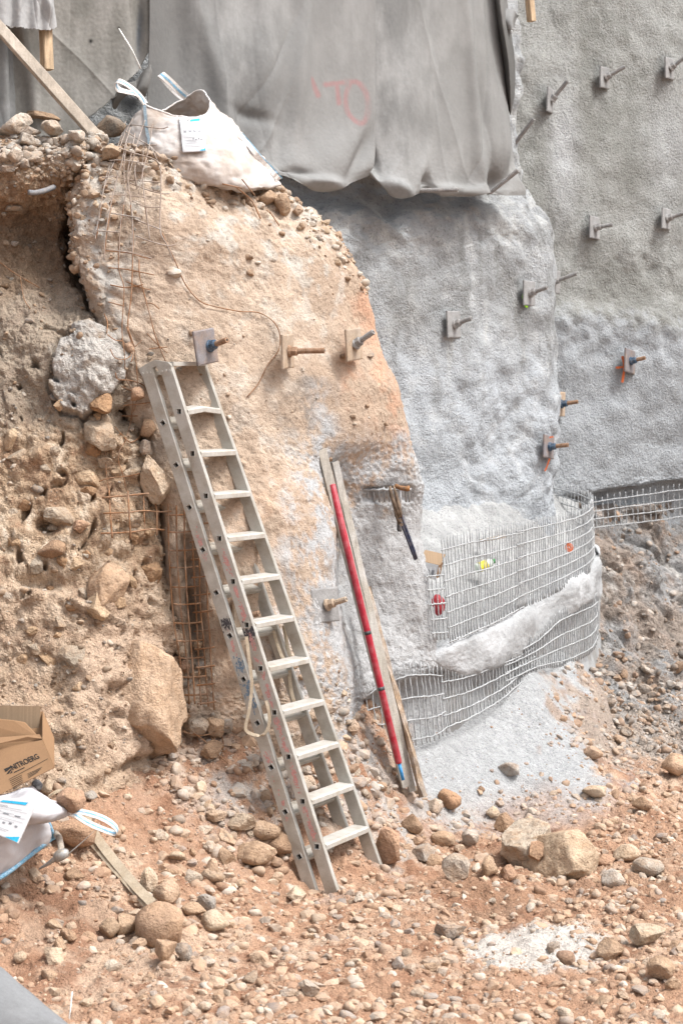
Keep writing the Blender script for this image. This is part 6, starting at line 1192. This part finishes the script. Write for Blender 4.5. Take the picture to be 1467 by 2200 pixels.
# pebbles in the bank, along the crest and on the wall rim
def surfpick(P, wgt, n_, seed):
    gg = np.random.default_rng(seed); N = normals(P); w_ = np.clip(wgt, 0, None).ravel()*np.linalg.norm(np.cross(np.gradient(P, axis=0), np.gradient(P, axis=1)), axis=-1).ravel(); w_ /= w_.sum(); i = gg.choice(w_.size, n_, p=w_); return P.reshape(-1, 3)[i], N.reshape(-1, 3)[i]
x, y = PX(PL); wl_ = (1.8*sm(440, 350, y)+.22+.25*sm(1250, 1450, y))*(x > -30)*(1-.7*blob(x, y, 180, 800, 70, 95))*(y < 1720)*(y > 240)
p_, q_ = surfpick(PL, wl_, 3600, 8); x, y = PX(p_); sz = .0055*(6.0**(g.random(len(p_))**2.6))*(1+.45*sm(400, 340, y))
base = np.array([lin(196,170,140)*.64, lin(176,148,118)*.62, lin(208,196,178)*.66, lin(164,156,146)*.6, lin(150,124,98)*.6])[g.integers(5, size=len(p_))]; damp = (sm(420, 480, y-.15*x)*sm(720, 620, y+.55*x))[:, None]
scatter('bank_pebbles', p_, q_, sz, (base*(1-.55*sm(400, 340, y)[:, None])+lin(200, 196, 188)*.66*.55*sm(400, 340, y)[:, None])*(1-.45*damp)*(.85+.3*g.random((len(p_), 1))), '', (2, 1), .02, 9)
x, y = PX(PT); rimw = sm(75, 10, y-np.interp(x, [150,205,330,470,605,700,760,800], [400,325,340,390,414,494,562,640]))*(x > 160)*(x < 790)+1.2*sm(330, 240, x-.15*(y-500))*sm(620, 420, y)+.7*sm(270, 200, x-.45*(y-650))*sm(1000, 700, y)*sm(420, 500, y)+.05*(y < 1000)+.5*blob(x, y, 420, 1500, 40, 60)+.35*sm(1400, 1520, y)*(x < 760)
p_, q_ = surfpick(PT, rimw*(y < 1640), 4200, 18); sz = .006*(6.5**(g.random(len(p_))**2.1)); x, y = PX(p_); sz = np.where((y > 640)&(y < 1400), sz*.7, sz)
base = np.array([lin(204,180,150)*.66, lin(186,156,126)*.64, lin(214,206,192)*.68, lin(174,168,158)*.62, lin(168,138,110)*.62])[g.integers(5, size=len(p_))]
scatter('rim_pebbles', p_, q_, sz, base*(.85+.3*g.random((len(p_), 1))), '', (2, 1), .02, 19)
x, y = PX(PK); p_, q_ = surfpick(PK, (sm(1380, 1500, y)+.12)*(x < 1500)*(y < 1700), 4200, 28); sz = .008*(6.0**(g.random(len(p_))**2.6))
base = np.array([lin(172,164,156)*.62, lin(150,142,134)*.6, lin(196,190,182)*.66, lin(176,146,122)*.62])[g.integers(4, size=len(p_))]
scatter('rock_chips', p_, q_, sz, base*(.85+.3*g.random((len(p_), 1))), '', (2, 1), .02, 29)
